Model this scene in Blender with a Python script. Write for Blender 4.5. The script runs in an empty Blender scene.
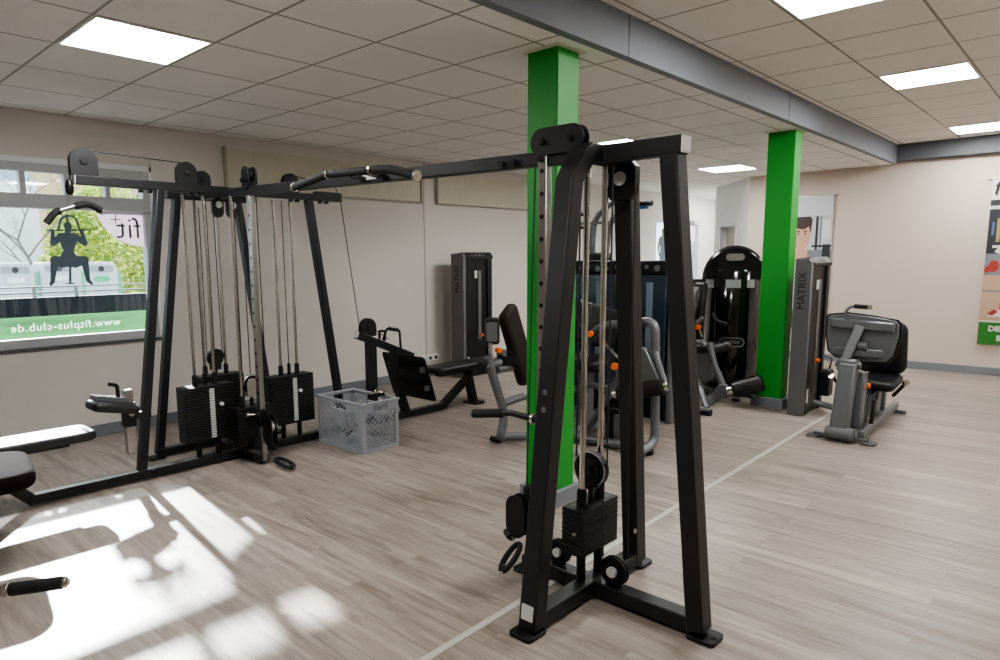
import bpy, math, random
from mathutils import Vector as V, Matrix as M
random.seed(7)
C = bpy.context.scene.collection
PI = math.pi

# ------------------------------------------------------------------ camera model (metres, floor z=0, X along the window wall, Y towards it)
FPX, YAW, PIT, ROL, PCX, PCY, CAMH = 673.95, .7632, -.1416, -.0082, 468.25, 353.39, 1.5415
_f = V((math.cos(YAW)*math.cos(PIT), math.sin(YAW)*math.cos(PIT), math.sin(PIT)))
_r = V((math.sin(YAW), -math.cos(YAW), 0)); _u = _r.cross(_f)
_R = _r*math.cos(ROL) + _u*math.sin(ROL); _U = -_r*math.sin(ROL) + _u*math.cos(ROL)
EYE = V((0, 0, CAMH))
def ray(u, v): return _f + _R*((u-PCX)/FPX) + _U*((PCY-v)/FPX)
def atX(u, v, x): d = ray(u, v); return EYE + d*(x/d.x)
def atY(u, v, y): d = ray(u, v); return EYE + d*(y/d.y)
def atZ(u, v, z=0.0): d = ray(u, v); return EYE + d*((z-CAMH)/d.z)

cam = bpy.data.cameras.new('camera'); co = bpy.data.objects.new('camera', cam); C.objects.link(co)
cam.sensor_width = 36; cam.lens = FPX/1000*36
cam.shift_x = (500-PCX)/1000; cam.shift_y = (PCY-330)/1000
m = M((( _R.x, _U.x, -_f.x, 0), (_R.y, _U.y, -_f.y, 0), (_R.z, _U.z, -_f.z, CAMH), (0, 0, 0, 1)))
co.matrix_world = m; cam.clip_start = .02; cam.clip_end = 200
bpy.context.scene.camera = co

# ------------------------------------------------------------------ materials
def s2l(c): return tuple(((x/255)/12.92 if x/255 <= .04045 else ((x/255+.055)/1.055)**2.4) for x in c)
def mat(name, rgb, rough=.5, metal=0, spec=.5, noise=0, nscale=60, bump=0, coat=0, alpha=None):
    mt = bpy.data.materials.new(name); mt.use_nodes = True; nt = mt.node_tree; b = nt.nodes['Principled BSDF']
    col = (*s2l(rgb), 1); b.inputs['Base Color'].default_value = col
    b.inputs['Roughness'].default_value = rough; b.inputs['Metallic'].default_value = metal
    b.inputs['Specular IOR Level'].default_value = spec; b.inputs['Coat Weight'].default_value = coat
    if noise or bump:
        tc = nt.nodes.new('ShaderNodeTexCoord'); n = nt.nodes.new('ShaderNodeTexNoise')
        n.inputs['Scale'].default_value = nscale; n.inputs['Detail'].default_value = 4
        nt.links.new(tc.outputs['Object'], n.inputs['Vector'])
        if noise:
            mx = nt.nodes.new('ShaderNodeMix'); mx.data_type = 'RGBA'
            mx.inputs[6].default_value = tuple(c*(1-noise) for c in col[:3])+(1,); mx.inputs[7].default_value = tuple(min(1, c*(1+noise)) for c in col[:3])+(1,)
            nt.links.new(n.outputs['Fac'], mx.inputs[0]); nt.links.new(mx.outputs[2], b.inputs['Base Color'])
        if bump:
            bp = nt.nodes.new('ShaderNodeBump'); bp.inputs['Strength'].default_value = bump; bp.inputs['Distance'].default_value = .002
            nt.links.new(n.outputs['Fac'], bp.inputs['Height']); nt.links.new(bp.outputs['Normal'], b.inputs['Normal'])
    return mt
def emis(name, rgb, s):
    mt = bpy.data.materials.new(name); mt.use_nodes = True; nt = mt.node_tree; nt.nodes.clear()
    e = nt.nodes.new('ShaderNodeEmission'); o = nt.nodes.new('ShaderNodeOutputMaterial')
    e.inputs[0].default_value = (*rgb, 1); e.inputs[1].default_value = s; nt.links.new(e.outputs[0], o.inputs[0]); return mt
def sheer(name, rgb, opac, gloss=.06, rough=.03, tint=(1, 1, 1)):
    mt = bpy.data.materials.new(name); mt.use_nodes = True; nt = mt.node_tree; nt.nodes.clear()
    o = nt.nodes.new('ShaderNodeOutputMaterial'); t = nt.nodes.new('ShaderNodeBsdfTransparent'); t.inputs[0].default_value = (*tint, 1)
    g = nt.nodes.new('ShaderNodeBsdfGlossy'); g.inputs['Roughness'].default_value = rough
    d = nt.nodes.new('ShaderNodeBsdfDiffuse'); d.inputs[0].default_value = (*s2l(rgb), 1)
    tl = nt.nodes.new('ShaderNodeBsdfTranslucent'); tl.inputs[0].default_value = (*s2l(rgb), 1)
    a = nt.nodes.new('ShaderNodeMixShader'); a.inputs[0].default_value = .5; nt.links.new(d.outputs[0], a.inputs[1]); nt.links.new(tl.outputs[0], a.inputs[2])
    m1 = nt.nodes.new('ShaderNodeMixShader'); m1.inputs[0].default_value = opac; nt.links.new(t.outputs[0], m1.inputs[1]); nt.links.new(a.outputs[0], m1.inputs[2])
    m2 = nt.nodes.new('ShaderNodeMixShader'); m2.inputs[0].default_value = gloss; nt.links.new(m1.outputs[0], m2.inputs[1]); nt.links.new(g.outputs[0], m2.inputs[2])
    nt.links.new(m2.outputs[0], o.inputs[0]); return mt

BLK = mat('black_powder_coat', (30, 30, 32), .42, 0, .45, bump=.15, nscale=900)
BLK2 = mat('black_plastic', (17, 17, 19), .4, 0, .4)
GLOSSB = mat('gloss_black', (10, 10, 12), .12, 0, .6, coat=.6)
RUB = mat('black_rubber', (24, 24, 25), .8, bump=.4, nscale=500)
PLATE = mat('weight_plate_black', (20, 20, 21), .5, 0, .4)
GREY = mat('silver_grey_paint', (114, 116, 119), .38, .45)
GREYD = mat('dark_grey_paint', (104, 105, 107), .42, .25)
CHROME = mat('chrome', (205, 200, 194), .16, 1)
STEEL = mat('brushed_steel', (175, 172, 168), .3, 1, noise=.12, nscale=30)
CABLE = mat('black_cable', (40, 40, 42), .5)
BROWN = mat('brown_vinyl', (44, 36, 34), .7, 0, .2, bump=.3, nscale=400)
VINYL = mat('black_vinyl', (26, 25, 26), .45, bump=.3, nscale=400)
ORANGE = mat('orange_plastic', (236, 110, 24), .4)
WHITEP = mat('white_plastic', (225, 225, 222), .4)
LAB = mat('pale_label', (205, 205, 200), .5)
GREEN = mat('green_paint', (32, 142, 44), .5, noise=.05, nscale=300, bump=.1)
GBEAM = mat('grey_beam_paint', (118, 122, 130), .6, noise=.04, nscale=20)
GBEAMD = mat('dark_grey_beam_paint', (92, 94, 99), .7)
BASEB = mat('grey_skirting', (120, 124, 131), .5)
CRATE = mat('grey_crate_plastic', (150, 154, 160), .4)
SMOKE = mat('smoked_shield', (44, 56, 70), .12, 0, .6, coat=.3)
FRAMEW = mat('window_frame_grey', (176, 178, 180), .45)
FRAMEB = mat('bright_window_reveal', (226, 228, 230), .5)
WALLM = mat('wall_paint', (211, 206, 200), .85, noise=.015, nscale=8, bump=.12)
WALLW = mat('wall_paint_white', (222, 222, 222), .85, noise=.01, nscale=8)
PANELR = mat('beige_fluted_metal', (205, 200, 185), .55)
STRIP = mat('aluminium_strip', (188, 186, 180), .5, .15)
PANE = sheer('window_glass', (255, 255, 255), 0.0, .05, .01, (.93, .96, .97))

def floor_mat():
    mt = bpy.data.materials.new('vinyl_planks'); mt.use_nodes = True; nt = mt.node_tree; b = nt.nodes['Principled BSDF']; N = nt.nodes.new; Lk = nt.links.new
    tc = N('ShaderNodeTexCoord'); mp = N('ShaderNodeMapping'); mp.inputs['Rotation'].default_value = (0, 0, PI/2); Lk(tc.outputs['Object'], mp.inputs[0])
    br = N('ShaderNodeTexBrick'); Lk(mp.outputs[0], br.inputs['Vector'])
    br.offset = .37; br.offset_frequency = 2; br.squash = 1
    for k, v in (('Scale', 1), ('Mortar Size', .0012), ('Mortar Smooth', .1), ('Bias', 0), ('Brick Width', 1.25), ('Row Height', .186)): br.inputs[k].default_value = v
    br.inputs['Color1'].default_value = (0, 0, 0, 1); br.inputs['Color2'].default_value = (1, 1, 1, 1); br.inputs['Mortar'].default_value = (.3, .3, .3, 1)
    # plank coordinates for grain: stretched along Y, shifted per plank
    sc = N('ShaderNodeVectorMath'); sc.operation = 'MULTIPLY'; sc.inputs[1].default_value = (14, 1.1, 1); Lk(tc.outputs['Object'], sc.inputs[0])
    sh = N('ShaderNodeVectorMath'); sh.operation = 'MULTIPLY_ADD'; sh.inputs[1].default_value = (9, 23, 5); Lk(br.outputs['Color'], sh.inputs[0]); Lk(sc.outputs[0], sh.inputs[2])
    n1 = N('ShaderNodeTexNoise'); n1.inputs['Scale'].default_value = 1.0; n1.inputs['Detail'].default_value = 6; n1.inputs['Roughness'].default_value = .62; n1.inputs['Distortion'].default_value = 1.2; Lk(sh.outputs[0], n1.inputs['Vector'])
    sc2 = N('ShaderNodeVectorMath'); sc2.operation = 'MULTIPLY'; sc2.inputs[1].default_value = (5, 8, 1); Lk(sh.outputs[0], sc2.inputs[0])
    n2 = N('ShaderNodeTexNoise'); n2.inputs['Scale'].default_value = 1.0; n2.inputs['Detail'].default_value = 3; Lk(sc2.outputs[0], n2.inputs['Vector'])
    r1 = N('ShaderNodeValToRGB'); Lk(n1.outputs['Fac'], r1.inputs[0]); e = r1.color_ramp.elements
    e[0].position = .28; e[0].color = (*s2l((114, 102, 94)), 1); e[1].position = .68; e[1].color = (*s2l((173, 162, 153)), 1)
    el = e.new(.48); el.color = (*s2l((151, 139, 130)), 1)
    tint = N('ShaderNodeMix'); tint.data_type = 'RGBA'; tint.blend_type = 'MULTIPLY'; tint.inputs[0].default_value = 1
    tr = N('ShaderNodeMapRange'); tr.inputs['To Min'].default_value = .82; tr.inputs['To Max'].default_value = 1.06; Lk(br.outputs['Color'], tr.inputs[0])
    cmb = N('ShaderNodeCombineColor'); [Lk(tr.outputs[0], cmb.inputs[i]) for i in range(3)]
    Lk(r1.outputs[0], tint.inputs[6]); Lk(cmb.outputs[0], tint.inputs[7])
    t2 = N('ShaderNodeMapRange'); t2.inputs['From Min'].default_value = .3; t2.inputs['From Max'].default_value = .7; t2.inputs['To Min'].default_value = .9; t2.inputs['To Max'].default_value = 1.06; Lk(n2.outputs['Fac'], t2.inputs[0])
    m2 = N('ShaderNodeMix'); m2.data_type = 'RGBA'; m2.blend_type = 'MULTIPLY'; m2.inputs[0].default_value = 1
    c2 = N('ShaderNodeCombineColor'); [Lk(t2.outputs[0], c2.inputs[i]) for i in range(3)]
    Lk(tint.outputs[2], m2.inputs[6]); Lk(c2.outputs[0], m2.inputs[7])
    m3 = N('ShaderNodeMix'); m3.data_type = 'RGBA'; Lk(br.outputs['Fac'], m3.inputs[0]); Lk(m2.outputs[2], m3.inputs[6]); m3.inputs[7].default_value = (*s2l((120, 108, 99)), 1)
    Lk(m3.outputs[2], b.inputs['Base Color'])
    rr = N('ShaderNodeMapRange'); rr.inputs['To Min'].default_value = .3; rr.inputs['To Max'].default_value = .5; Lk(n1.outputs['Fac'], rr.inputs[0]); Lk(rr.outputs[0], b.inputs['Roughness'])
    bp = N('ShaderNodeBump'); bp.inputs['Strength'].default_value = .18; bp.inputs['Distance'].default_value = .003; Lk(n1.outputs['Fac'], bp.inputs['Height']); Lk(bp.outputs[0], b.inputs['Normal'])
    b.inputs['Specular IOR Level'].default_value = .45
    return mt
def ceil_mat(name, x0, y0, rgb, line):
    mt = bpy.data.materials.new(name); mt.use_nodes = True; nt = mt.node_tree; b = nt.nodes['Principled BSDF']; N = nt.nodes.new; Lk = nt.links.new
    tc = N('ShaderNodeTexCoord'); sp = N('ShaderNodeSeparateXYZ'); Lk(tc.outputs['Object'], sp.inputs[0])
    def mth(op, a, v=None):
        n = N('ShaderNodeMath'); n.operation = op
        if hasattr(a, 'links') or hasattr(a, 'is_linked'): Lk(a, n.inputs[0])
        else: n.inputs[0].default_value = a
        if v is not None:
            if hasattr(v, 'is_linked'): Lk(v, n.inputs[1])
            else: n.inputs[1].default_value = v
        return n.outputs[0]
    ds = []
    for ax, o0 in (('X', x0), ('Y', y0)):
        t = mth('DIVIDE', mth('SUBTRACT', sp.outputs[ax], o0), .625)
        f = mth('FRACT', mth('ADD', t, .5)); ds.append(mth('ABSOLUTE', mth('SUBTRACT', f, .5)))
    d = mth('MINIMUM', ds[0], ds[1]); bar = mth('LESS_THAN', d, .013)
    nz = N('ShaderNodeTexNoise'); nz.inputs['Scale'].default_value = 140; nz.inputs['Detail'].default_value = 3; Lk(tc.outputs['Object'], nz.inputs['Vector'])
    base = N('ShaderNodeMix'); base.data_type = 'RGBA'; Lk(nz.outputs['Fac'], base.inputs[0])
    base.inputs[6].default_value = (*s2l(tuple(c*.95 for c in rgb)), 1); base.inputs[7].default_value = (*s2l(tuple(min(255, c*1.03) for c in rgb)), 1)
    mx = N('ShaderNodeMix'); mx.data_type = 'RGBA'; Lk(bar, mx.inputs[0]); Lk(base.outputs[2], mx.inputs[6]); mx.inputs[7].default_value = (*s2l(line), 1)
    Lk(mx.outputs[2], b.inputs['Base Color']); b.inputs['Roughness'].default_value = .85
    rg = N('ShaderNodeMapRange'); rg.inputs['To Min'].default_value = .9; rg.inputs['To Max'].default_value = .6; Lk(bar, rg.inputs[0]); Lk(rg.outputs[0], b.inputs['Roughness'])
    sm = mth('MULTIPLY', mth('LESS_THAN', d, .02), -1.0); bp = N('ShaderNodeBump'); bp.inputs['Strength'].default_value = .6; bp.inputs['Distance'].default_value = .006
    Lk(sm, bp.inputs['Height']); Lk(bp.outputs[0], b.inputs['Normal'])
    return mt

# ------------------------------------------------------------------ mesh builder
class MB:
    def __init__(s): s.v = []; s.f = []; s.m = []; s.k = 0
    def add(s, vs, fs):
        o = len(s.v); s.v += [V(p) for p in vs]; s.f += [tuple(i+o for i in f) for f in fs]; s.m += [s.k]*len(fs); return s
    def mi(s, k): s.k = k; return s
    def box(s, c, d, R=None):
        c = V(c); h = [x/2 for x in d]; R = R or M.Identity(3)
        vs = [c + R @ V((sx*h[0], sy*h[1], sz*h[2])) for sx in (-1, 1) for sy in (-1, 1) for sz in (-1, 1)]
        return s.add(vs, [(0, 1, 3, 2), (4, 6, 7, 5), (0, 4, 5, 1), (2, 3, 7, 6), (0, 2, 6, 4), (1, 5, 7, 3)])
    def bb(s, a, b): return s.box([(a[i]+b[i])/2 for i in range(3)], [abs(a[i]-b[i]) for i in range(3)])
    def beam(s, a, b, w, h, up=(0, 0, 1)):      # rectangular bar a->b, w sideways, h along up
        a = V(a); b = V(b); d = (b-a); L = d.length; d.normalize(); side = d.cross(V(up))
        if side.length < 1e-4: side = d.cross(V((1, 0, 0)))
        side.normalize(); u = side.cross(d)
        R = M((d, side, u)).transposed()
        return s.box((a+b)/2, (L, w, h), R)
    def prism(s, poly, o, ux, uy, t, center=True):
        o = V(o); ux = V(ux).normalized(); uy = V(uy).normalized(); n = ux.cross(uy).normalized(); k = len(poly)
        z0 = -t/2 if center else 0; z1 = t/2 if center else t
        vs = [o+ux*x+uy*y+n*z0 for x, y in poly] + [o+ux*x+uy*y+n*z1 for x, y in poly]
        return s.add(vs, [tuple(range(k-1, -1, -1)), tuple(range(k, 2*k))] + [(i, (i+1) % k, (i+1) % k+k, i+k) for i in range(k)])
    def flat(s, poly, o, ux, uy):
        o = V(o); ux = V(ux); uy = V(uy); return s.add([o+ux*x+uy*y for x, y in poly], [tuple(range(len(poly)))])
    def tube(s, pts, r, n=10, closed=False, caps=True):
        pts = [V(p) for p in pts]; K = len(pts); rs = r if isinstance(r, (list, tuple)) else [r]*K
        t0 = (pts[1]-pts[0]).normalized(); nrm = t0.orthogonal().normalized(); rings = []
        for i, p in enumerate(pts):
            if closed: t = (pts[(i+1) % K]-pts[i-1]).normalized()
            else: t = ((pts[min(i+1, K-1)]-p).normalized() if i < K-1 else V()) + ((p-pts[i-1]).normalized() if i else V())
            if t.length < 1e-6: t = t0.copy()
            t.normalize(); nrm = (nrm - t*nrm.dot(t)); nrm = nrm.normalized() if nrm.length > 1e-6 else t.orthogonal().normalized()
            bn = t.cross(nrm); rings.append([p + (nrm*math.cos(2*PI*j/n)+bn*math.sin(2*PI*j/n))*rs[i] for j in range(n)])
        vs = [q for R_ in rings for q in R_]; fs = []
        for i in range(K if closed else K-1):
            a = i*n; b = ((i+1) % K)*n
            fs += [(a+j, a+(j+1) % n, b+(j+1) % n, b+j) for j in range(n)]
        if caps and not closed: fs += [tuple(range(n-1, -1, -1)), tuple(range((K-1)*n, K*n))]
        return s.add(vs, fs)
    def cyl(s, a, b, r, n=20): return s.tube([a, b], r, n)
    def lathe(s, prof, o, axis=(0, 0, 1), n=28):  # prof: (radius, height)
        o = V(o); ax = V(axis).normalized(); e1 = ax.orthogonal().normalized(); e2 = ax.cross(e1)
        vs = [o+ax*h+(e1*math.cos(2*PI*j/n)+e2*math.sin(2*PI*j/n))*max(r, 1e-4) for r, h in prof for j in range(n)]
        fs = [(i*n+j, i*n+(j+1) % n, (i+1)*n+(j+1) % n, (i+1)*n+j) for i in range(len(prof)-1) for j in range(n)]
        fs += [tuple(range(n-1, -1, -1)), tuple(range((len(prof)-1)*n, len(prof)*n))]
        return s.add(vs, fs)
    def pad(s, c, d, R=None, r=.03, n=5):         # rounded cushion: rounded outline and rounded rim; d=(x,y,thick z)
        R = R or M.Identity(3); c = V(c); rr = min(r, d[2]/2*.98)
        levels = []
        for k in range(n+1):
            a = PI/2*k/n; levels.append((-d[2]/2+rr*(1-math.sin(a)), rr*(1-math.cos(a))))
        levels = levels[::-1]
        prof = [(z, ins) for z, ins in [( -d[2]/2+rr*(1-math.cos(PI/2*k/n)), rr*(1-math.sin(PI/2*k/n))) for k in range(n+1)]]
        prof += [(-z, ins) for z, ins in prof[::-1]]
        cr = min(d[0], d[1])*.22; vs = []; q = 6
        for z, ins in prof:
            hx, hy = d[0]/2-ins, d[1]/2-ins; cc = max(cr-ins, .002)
            for (sx, sy, a0) in ((1, 1, 0), (-1, 1, PI/2), (-1, -1, PI), (1, -1, 3*PI/2)):
                for j in range(q): a = a0+PI/2*j/(q-1); vs.append(c + R @ V((sx*(hx-cc)+cc*math.cos(a), sy*(hy-cc)+cc*math.sin(a), z)))
        k = 4*q; L = len(prof)
        fs = [(i*k+j, i*k+(j+1) % k, (i+1)*k+(j+1) % k, (i+1)*k+j) for i in range(L-1) for j in range(k)]
        fs += [tuple(range(k-1, -1, -1)), tuple(range((L-1)*k, L*k))]
        return s.add(vs, fs)
    def text(s, txt, size, o, ux, uy, bold=0, depth=.0008, align='CENTER', space=1.0):
        cu = bpy.data.curves.new('t', 'FONT'); cu.body = txt; cu.size = size; cu.offset = bold; cu.align_x = align; cu.align_y = 'CENTER'; cu.resolution_u = 2; cu.extrude = depth; cu.space_character = space
        ob = bpy.data.objects.new('t', cu); C.objects.link(ob); dg = bpy.context.evaluated_depsgraph_get(); me = bpy.data.meshes.new_from_object(ob.evaluated_get(dg))
        o = V(o); ux = V(ux).normalized(); uy = V(uy).normalized(); n = ux.cross(uy)
        s.add([o+ux*p.co.x+uy*p.co.y+n*p.co.z for p in me.vertices], [tuple(f.vertices) for f in me.polygons])
        bpy.data.objects.remove(ob); bpy.data.curves.remove(cu); bpy.data.meshes.remove(me); return s
    def build(s, name, mats, parent=None, loc=None, bev=0, ang=35, label=None):
        if name in SPLIT and parent:
            pcs = islands(s)
            if len(pcs) > 1: return [p._build(name, mats, parent, loc, bev, ang, label) for p in pcs][0]
        return s._build(name, mats, parent, loc, bev, ang, label)
    def _build(s, name, mats, parent=None, loc=None, bev=0, ang=35, label=None):
        mats = mats if isinstance(mats, list) else [mats]
        o0 = V(ORG[parent.name]) if parent else V(loc or (0, 0, 0))
        me = bpy.data.meshes.new(name); me.from_pydata([tuple(p-o0) for p in s.v], [], s.f)
        for mt in mats: me.materials.append(mt)
        me.polygons.foreach_set('material_index', s.m); me.polygons.foreach_set('use_smooth', [True]*len(s.f)); me.update()
        import bmesh
        bm = bmesh.new(); bm.from_mesh(me); bmesh.ops.recalc_face_normals(bm, faces=bm.faces); bm.to_mesh(me); bm.free()
        me.set_sharp_from_angle(angle=math.radians(ang))
        o = bpy.data.objects.new(name, me); C.objects.link(o)
        if bev:
            bv = o.modifiers.new('bevel', 'BEVEL'); bv.width = bev; bv.segments = 2; bv.limit_method = 'ANGLE'; bv.angle_limit = math.radians(50); bv.harden_normals = False
        if parent: o.parent = parent
        else: o.location = o0
        ORG[o.name] = o0
        if label: o['label'] = label
        return o
ORG = {}
def islands(mb):
    par = list(range(len(mb.v)))
    def fd(i):
        while par[i] != i: par[i] = par[par[i]]; i = par[i]
        return i
    for f in mb.f:
        for i in f[1:]: par[fd(i)] = fd(f[0])
    out = {}
    for f, k in zip(mb.f, mb.m): out.setdefault(fd(f[0]), []).append((f, k))
    res = []
    for fs in out.values():
        q = MB(); mp = {}
        for f, k in fs:
            for i in f:
                if i not in mp: mp[i] = len(q.v); q.v.append(mb.v[i])
            q.f.append(tuple(mp[i] for i in f)); q.m.append(k)
        res.append(q)
    return res
SPLIT = {'bolt', 'end_ring', 'end_cap', 'pulley_bracket', 'rail_tip', 'foot_rail', 'roller_cap', 'adjustment_hole', 'lever', 'slide_sleeve', 'pad_bracket', 'bench_rail', 'bench_leg', 'pulley_cheek', 'base_rail', 'edge_frame', 'row_frame', 'linkage', 'seat_frame', 'grip', 'pivot'}
def thing(name, label, cat, loc, group=None):
    o = bpy.data.objects.new(name, None); C.objects.link(o); o.location = loc; o.empty_display_size = .1; ORG[o.name] = V(loc)
    o['label'] = label; o['category'] = cat
    if group: o['group'] = group
    return o
def tag(o, label, cat, group=None, kind=None):
    o['label'] = label; o['category'] = cat
    if group: o['group'] = group
    if kind: o['kind'] = kind
    return o
def struct(name, mb, mt, bev=0, loc=None):
    o = mb.build(name, mt, None, loc, bev); o['kind'] = 'structure'; return o
def fil(pts, r=.05, seg=5):                       # rounds the corners of a polyline
    pts = [V(p) for p in pts]; out = [pts[0]]
    for i in range(1, len(pts)-1):
        a, b, c = pts[i-1], pts[i], pts[i+1]; d1 = (a-b); d2 = (c-b); k = min(r, d1.length*.49, d2.length*.49)
        p, q = b+d1.normalized()*k, b+d2.normalized()*k
        for j in range(seg+1): t = j/seg; out.append(p*(1-t)**2+b*2*t*(1-t)+q*t*t)
    return out+[pts[-1]]
def stadium(w, h, n=10):                           # width along x (w>h), rounded ends
    r = h/2; k = w/2-r; return [(k+r*math.cos(-PI/2+PI*j/n), r*math.sin(-PI/2+PI*j/n)) for j in range(n+1)] + [(-k+r*math.cos(PI/2+PI*j/n), r*math.sin(PI/2+PI*j/n)) for j in range(n+1)]
def rrect(w, h, r, n=5):
    return [(sx*(w/2-r)+r*math.cos(a0+PI/2*j/n), sy*(h/2-r)+r*math.sin(a0+PI/2*j/n)) for sx, sy, a0 in ((1, 1, 0), (-1, 1, PI/2), (-1, -1, PI), (1, -1, 3*PI/2)) for j in range(n+1)]
def circ(r, n=24, cx=0, cy=0): return [(cx+r*math.cos(2*PI*j/n), cy+r*math.sin(2*PI*j/n)) for j in range(n)]
def capsule(a, b, ra, rb, n=8):                    # flat 2-D tapered limb
    a = V((*a, 0)); b = V((*b, 0)); d = (b-a); an = math.atan2(d.y, d.x)
    return [(b.x+rb*math.cos(an-PI/2+PI*j/n), b.y+rb*math.sin(an-PI/2+PI*j/n)) for j in range(n+1)] + [(a.x+ra*math.cos(an+PI/2+PI*j/n), a.y+ra*math.sin(an+PI/2+PI*j/n)) for j in range(n+1)]
X_, Y_, Z_ = V((1, 0, 0)), V((0, 1, 0)), V((0, 0, 1))
exec_sections = []

# ================================================================== ROOM
XW, YW, ZL, ZR, YB = 10.7, 6.4, 2.73, 2.97, 2.24
XN, YN = -3.0, -3.6
struct('floor', MB().box((5.5, 1.5, -.05), (18, 10.4, .1)), floor_mat())
struct('ceiling_left', MB().bb((XN, YB+.03, ZL), (14.5, YW+.3, ZL+.1)), ceil_mat('ceiling_tiles_left', 3.139, 3.096, (236, 235, 232), (150, 147, 140)))
struct('ceiling_right', MB().bb((XN, YN, ZR), (XW+.2, YB+.05, ZR+.1)), ceil_mat('ceiling_tiles_right', 4.585, 1.557, (234, 230, 224), (148, 142, 133)))
bm_ = struct('beam_right', MB().bb((XN, YB, ZL-.003), (XW-.1, YB+.06, ZR+.05)), GBEAM, .002); 
jm = MB()
for x in (atY(629, 40, YB).x, atY(790, 97, YB).x): jm.bb((x-.003, YB-.002, ZL), (x+.003, YB+.01, ZR))
jm.build('joint', mat('joint_dark', (70, 72, 78), .7), bm_)
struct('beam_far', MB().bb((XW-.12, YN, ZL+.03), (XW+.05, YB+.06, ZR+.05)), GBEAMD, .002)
# window wall with two openings
WX0, WX1, WZ0, WZ1 = 1.04, 2.53, .83, 2.37
EX0, EX1, EZ1 = 11.86, 13.72, 2.27
w = MB()
for a, b in (((XN, YW, 0), (WX0, YW+.25, ZR)), ((WX0, YW, 0), (WX1, YW+.25, WZ0)), ((WX0, YW, WZ1), (WX1, YW+.25, ZR)), ((WX1, YW, 0), (EX0, YW+.25, ZR)), ((EX0, YW, EZ1), (EX1, YW+.25, ZR)), ((EX1, YW, 0), (14.6, YW+.25, ZR))): w.bb(a, b)
struct('wall_left', w, WALLM)
struct('wall_right', MB().bb((XW, YN, 0), (XW+.15, 4.2, ZR+.1)), mat('wall_paint_warm', (198, 186, 174), .85, noise=.015, nscale=8, bump=.12))
dA, dB = V((XW, 4.2, 0)), V((11.92, 5.27, 0))
w = MB(); nrm = V((dB-dA)).cross(Z_).normalized(); L = (dB-dA).length; dd = (dB-dA).normalized()
n0, n1 = (atZ(721, 230, 2.0)-dA), (atZ(741, 229, 2.0)-dA)
s0, s1 = .34*L, .78*L
for q0, q1, z0, z1 in ((0, s0, 0, ZL+.05), (s1, L, 0, ZL+.05), (s0, s1, 2.02, ZL+.05)):
    p = dA+dd*q0; q = dA+dd*q1; w.add([p+Z_*z0, q+Z_*z0, q+Z_*z1, p+Z_*z1, p+nrm*.15+Z_*z0, q+nrm*.15+Z_*z0, q+nrm*.15+Z_*z1, p+nrm*.15+Z_*z1], [(0, 1, 2, 3), (4, 7, 6, 5), (0, 3, 7, 4), (1, 5, 6, 2), (3, 2, 6, 7), (0, 4, 5, 1)])
struct('wall_far', w, WALLW)
w = MB(); w.bb((11.92, 5.1, 0), (14.6, 5.27, ZL+.05)); w.bb((14.4, 5.27, 0), (14.6, YW, ZL+.05)); struct('wall_entrance', w, WALLW)
struct('wall_front', MB().bb((XN-.15, YN, 0), (XN, YW+.2, ZR+.1)), WALLM)
struct('wall_rear', MB().bb((XN, YN-.15, 0), (XW+.15, YN, ZR+.1)), WALLM)
# doorway in the far wall: door leaf with frame
fr = MB(); 
for q0, q1, z0, z1 in ((s0-.06, s0, 0, 2.08), (s1, s1+.06, 0, 2.08), (s0-.06, s1+.06, 2.02, 2.08)):
    p = dA+dd*q0-nrm*.015; q = dA+dd*q1-nrm*.015; fr.add([p+Z_*z0, q+Z_*z0, q+Z_*z1, p+Z_*z1, p+nrm*.05+Z_*z0, q+nrm*.05+Z_*z0, q+nrm*.05+Z_*z1, p+nrm*.05+Z_*z1], [(0, 1, 2, 3), (4, 7, 6, 5), (0, 3, 7, 4), (1, 5, 6, 2), (3, 2, 6, 7), (0, 4, 5, 1)])
dfr = fr.build('door_2', WALLW, None, dA); dfr['kind'] = 'structure'
mid = (s0+s1)/2
for q0, q1 in ((s0+.004, mid-.004), (mid+.004, s1-.004)):
    lf = MB(); p = dA+dd*q0+nrm*.09; q = dA+dd*q1+nrm*.09; lf.add([p, q, q+Z_*2.01, p+Z_*2.01, p+nrm*.04, q+nrm*.04, q+nrm*.04+Z_*2.01, p+nrm*.04+Z_*2.01], [(0, 1, 2, 3), (4, 7, 6, 5), (0, 3, 7, 4), (1, 5, 6, 2), (3, 2, 6, 7), (0, 4, 5, 1)])
    lf.build('door_leaf', mat('door_grey', (176, 172, 165), .6), dfr)
# baseboards and floor strip
struct('baseboard_left', MB().bb((XN, YW-.018, 0), (EX0, YW+.002, .1)), BASEB, .004)
struct('baseboard_right', MB().bb((XW-.018, YN, 0), (XW+.002, 4.2, .1)), BASEB, .004)
bb_ = MB(); p = dA-nrm*.009
bb_.beam(dA-nrm*.009+Z_*.05, dA+dd*(s0-.06)-nrm*.009+Z_*.05, .018, .1); bb_.beam(dA+dd*(s1+.06)-nrm*.009+Z_*.05, dB-nrm*.009+Z_*.05, .018, .1); struct('baseboard_far', bb_, BASEB, .004)
st0, st1 = atZ(425, 660), atZ(813, 424); sd = (st1-st0).normalized()
struct('trim_1', MB().beam(st0-sd*3+Z_*.002, st1+sd*3.6+Z_*.002, .035, .006), STRIP, .002)

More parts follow.
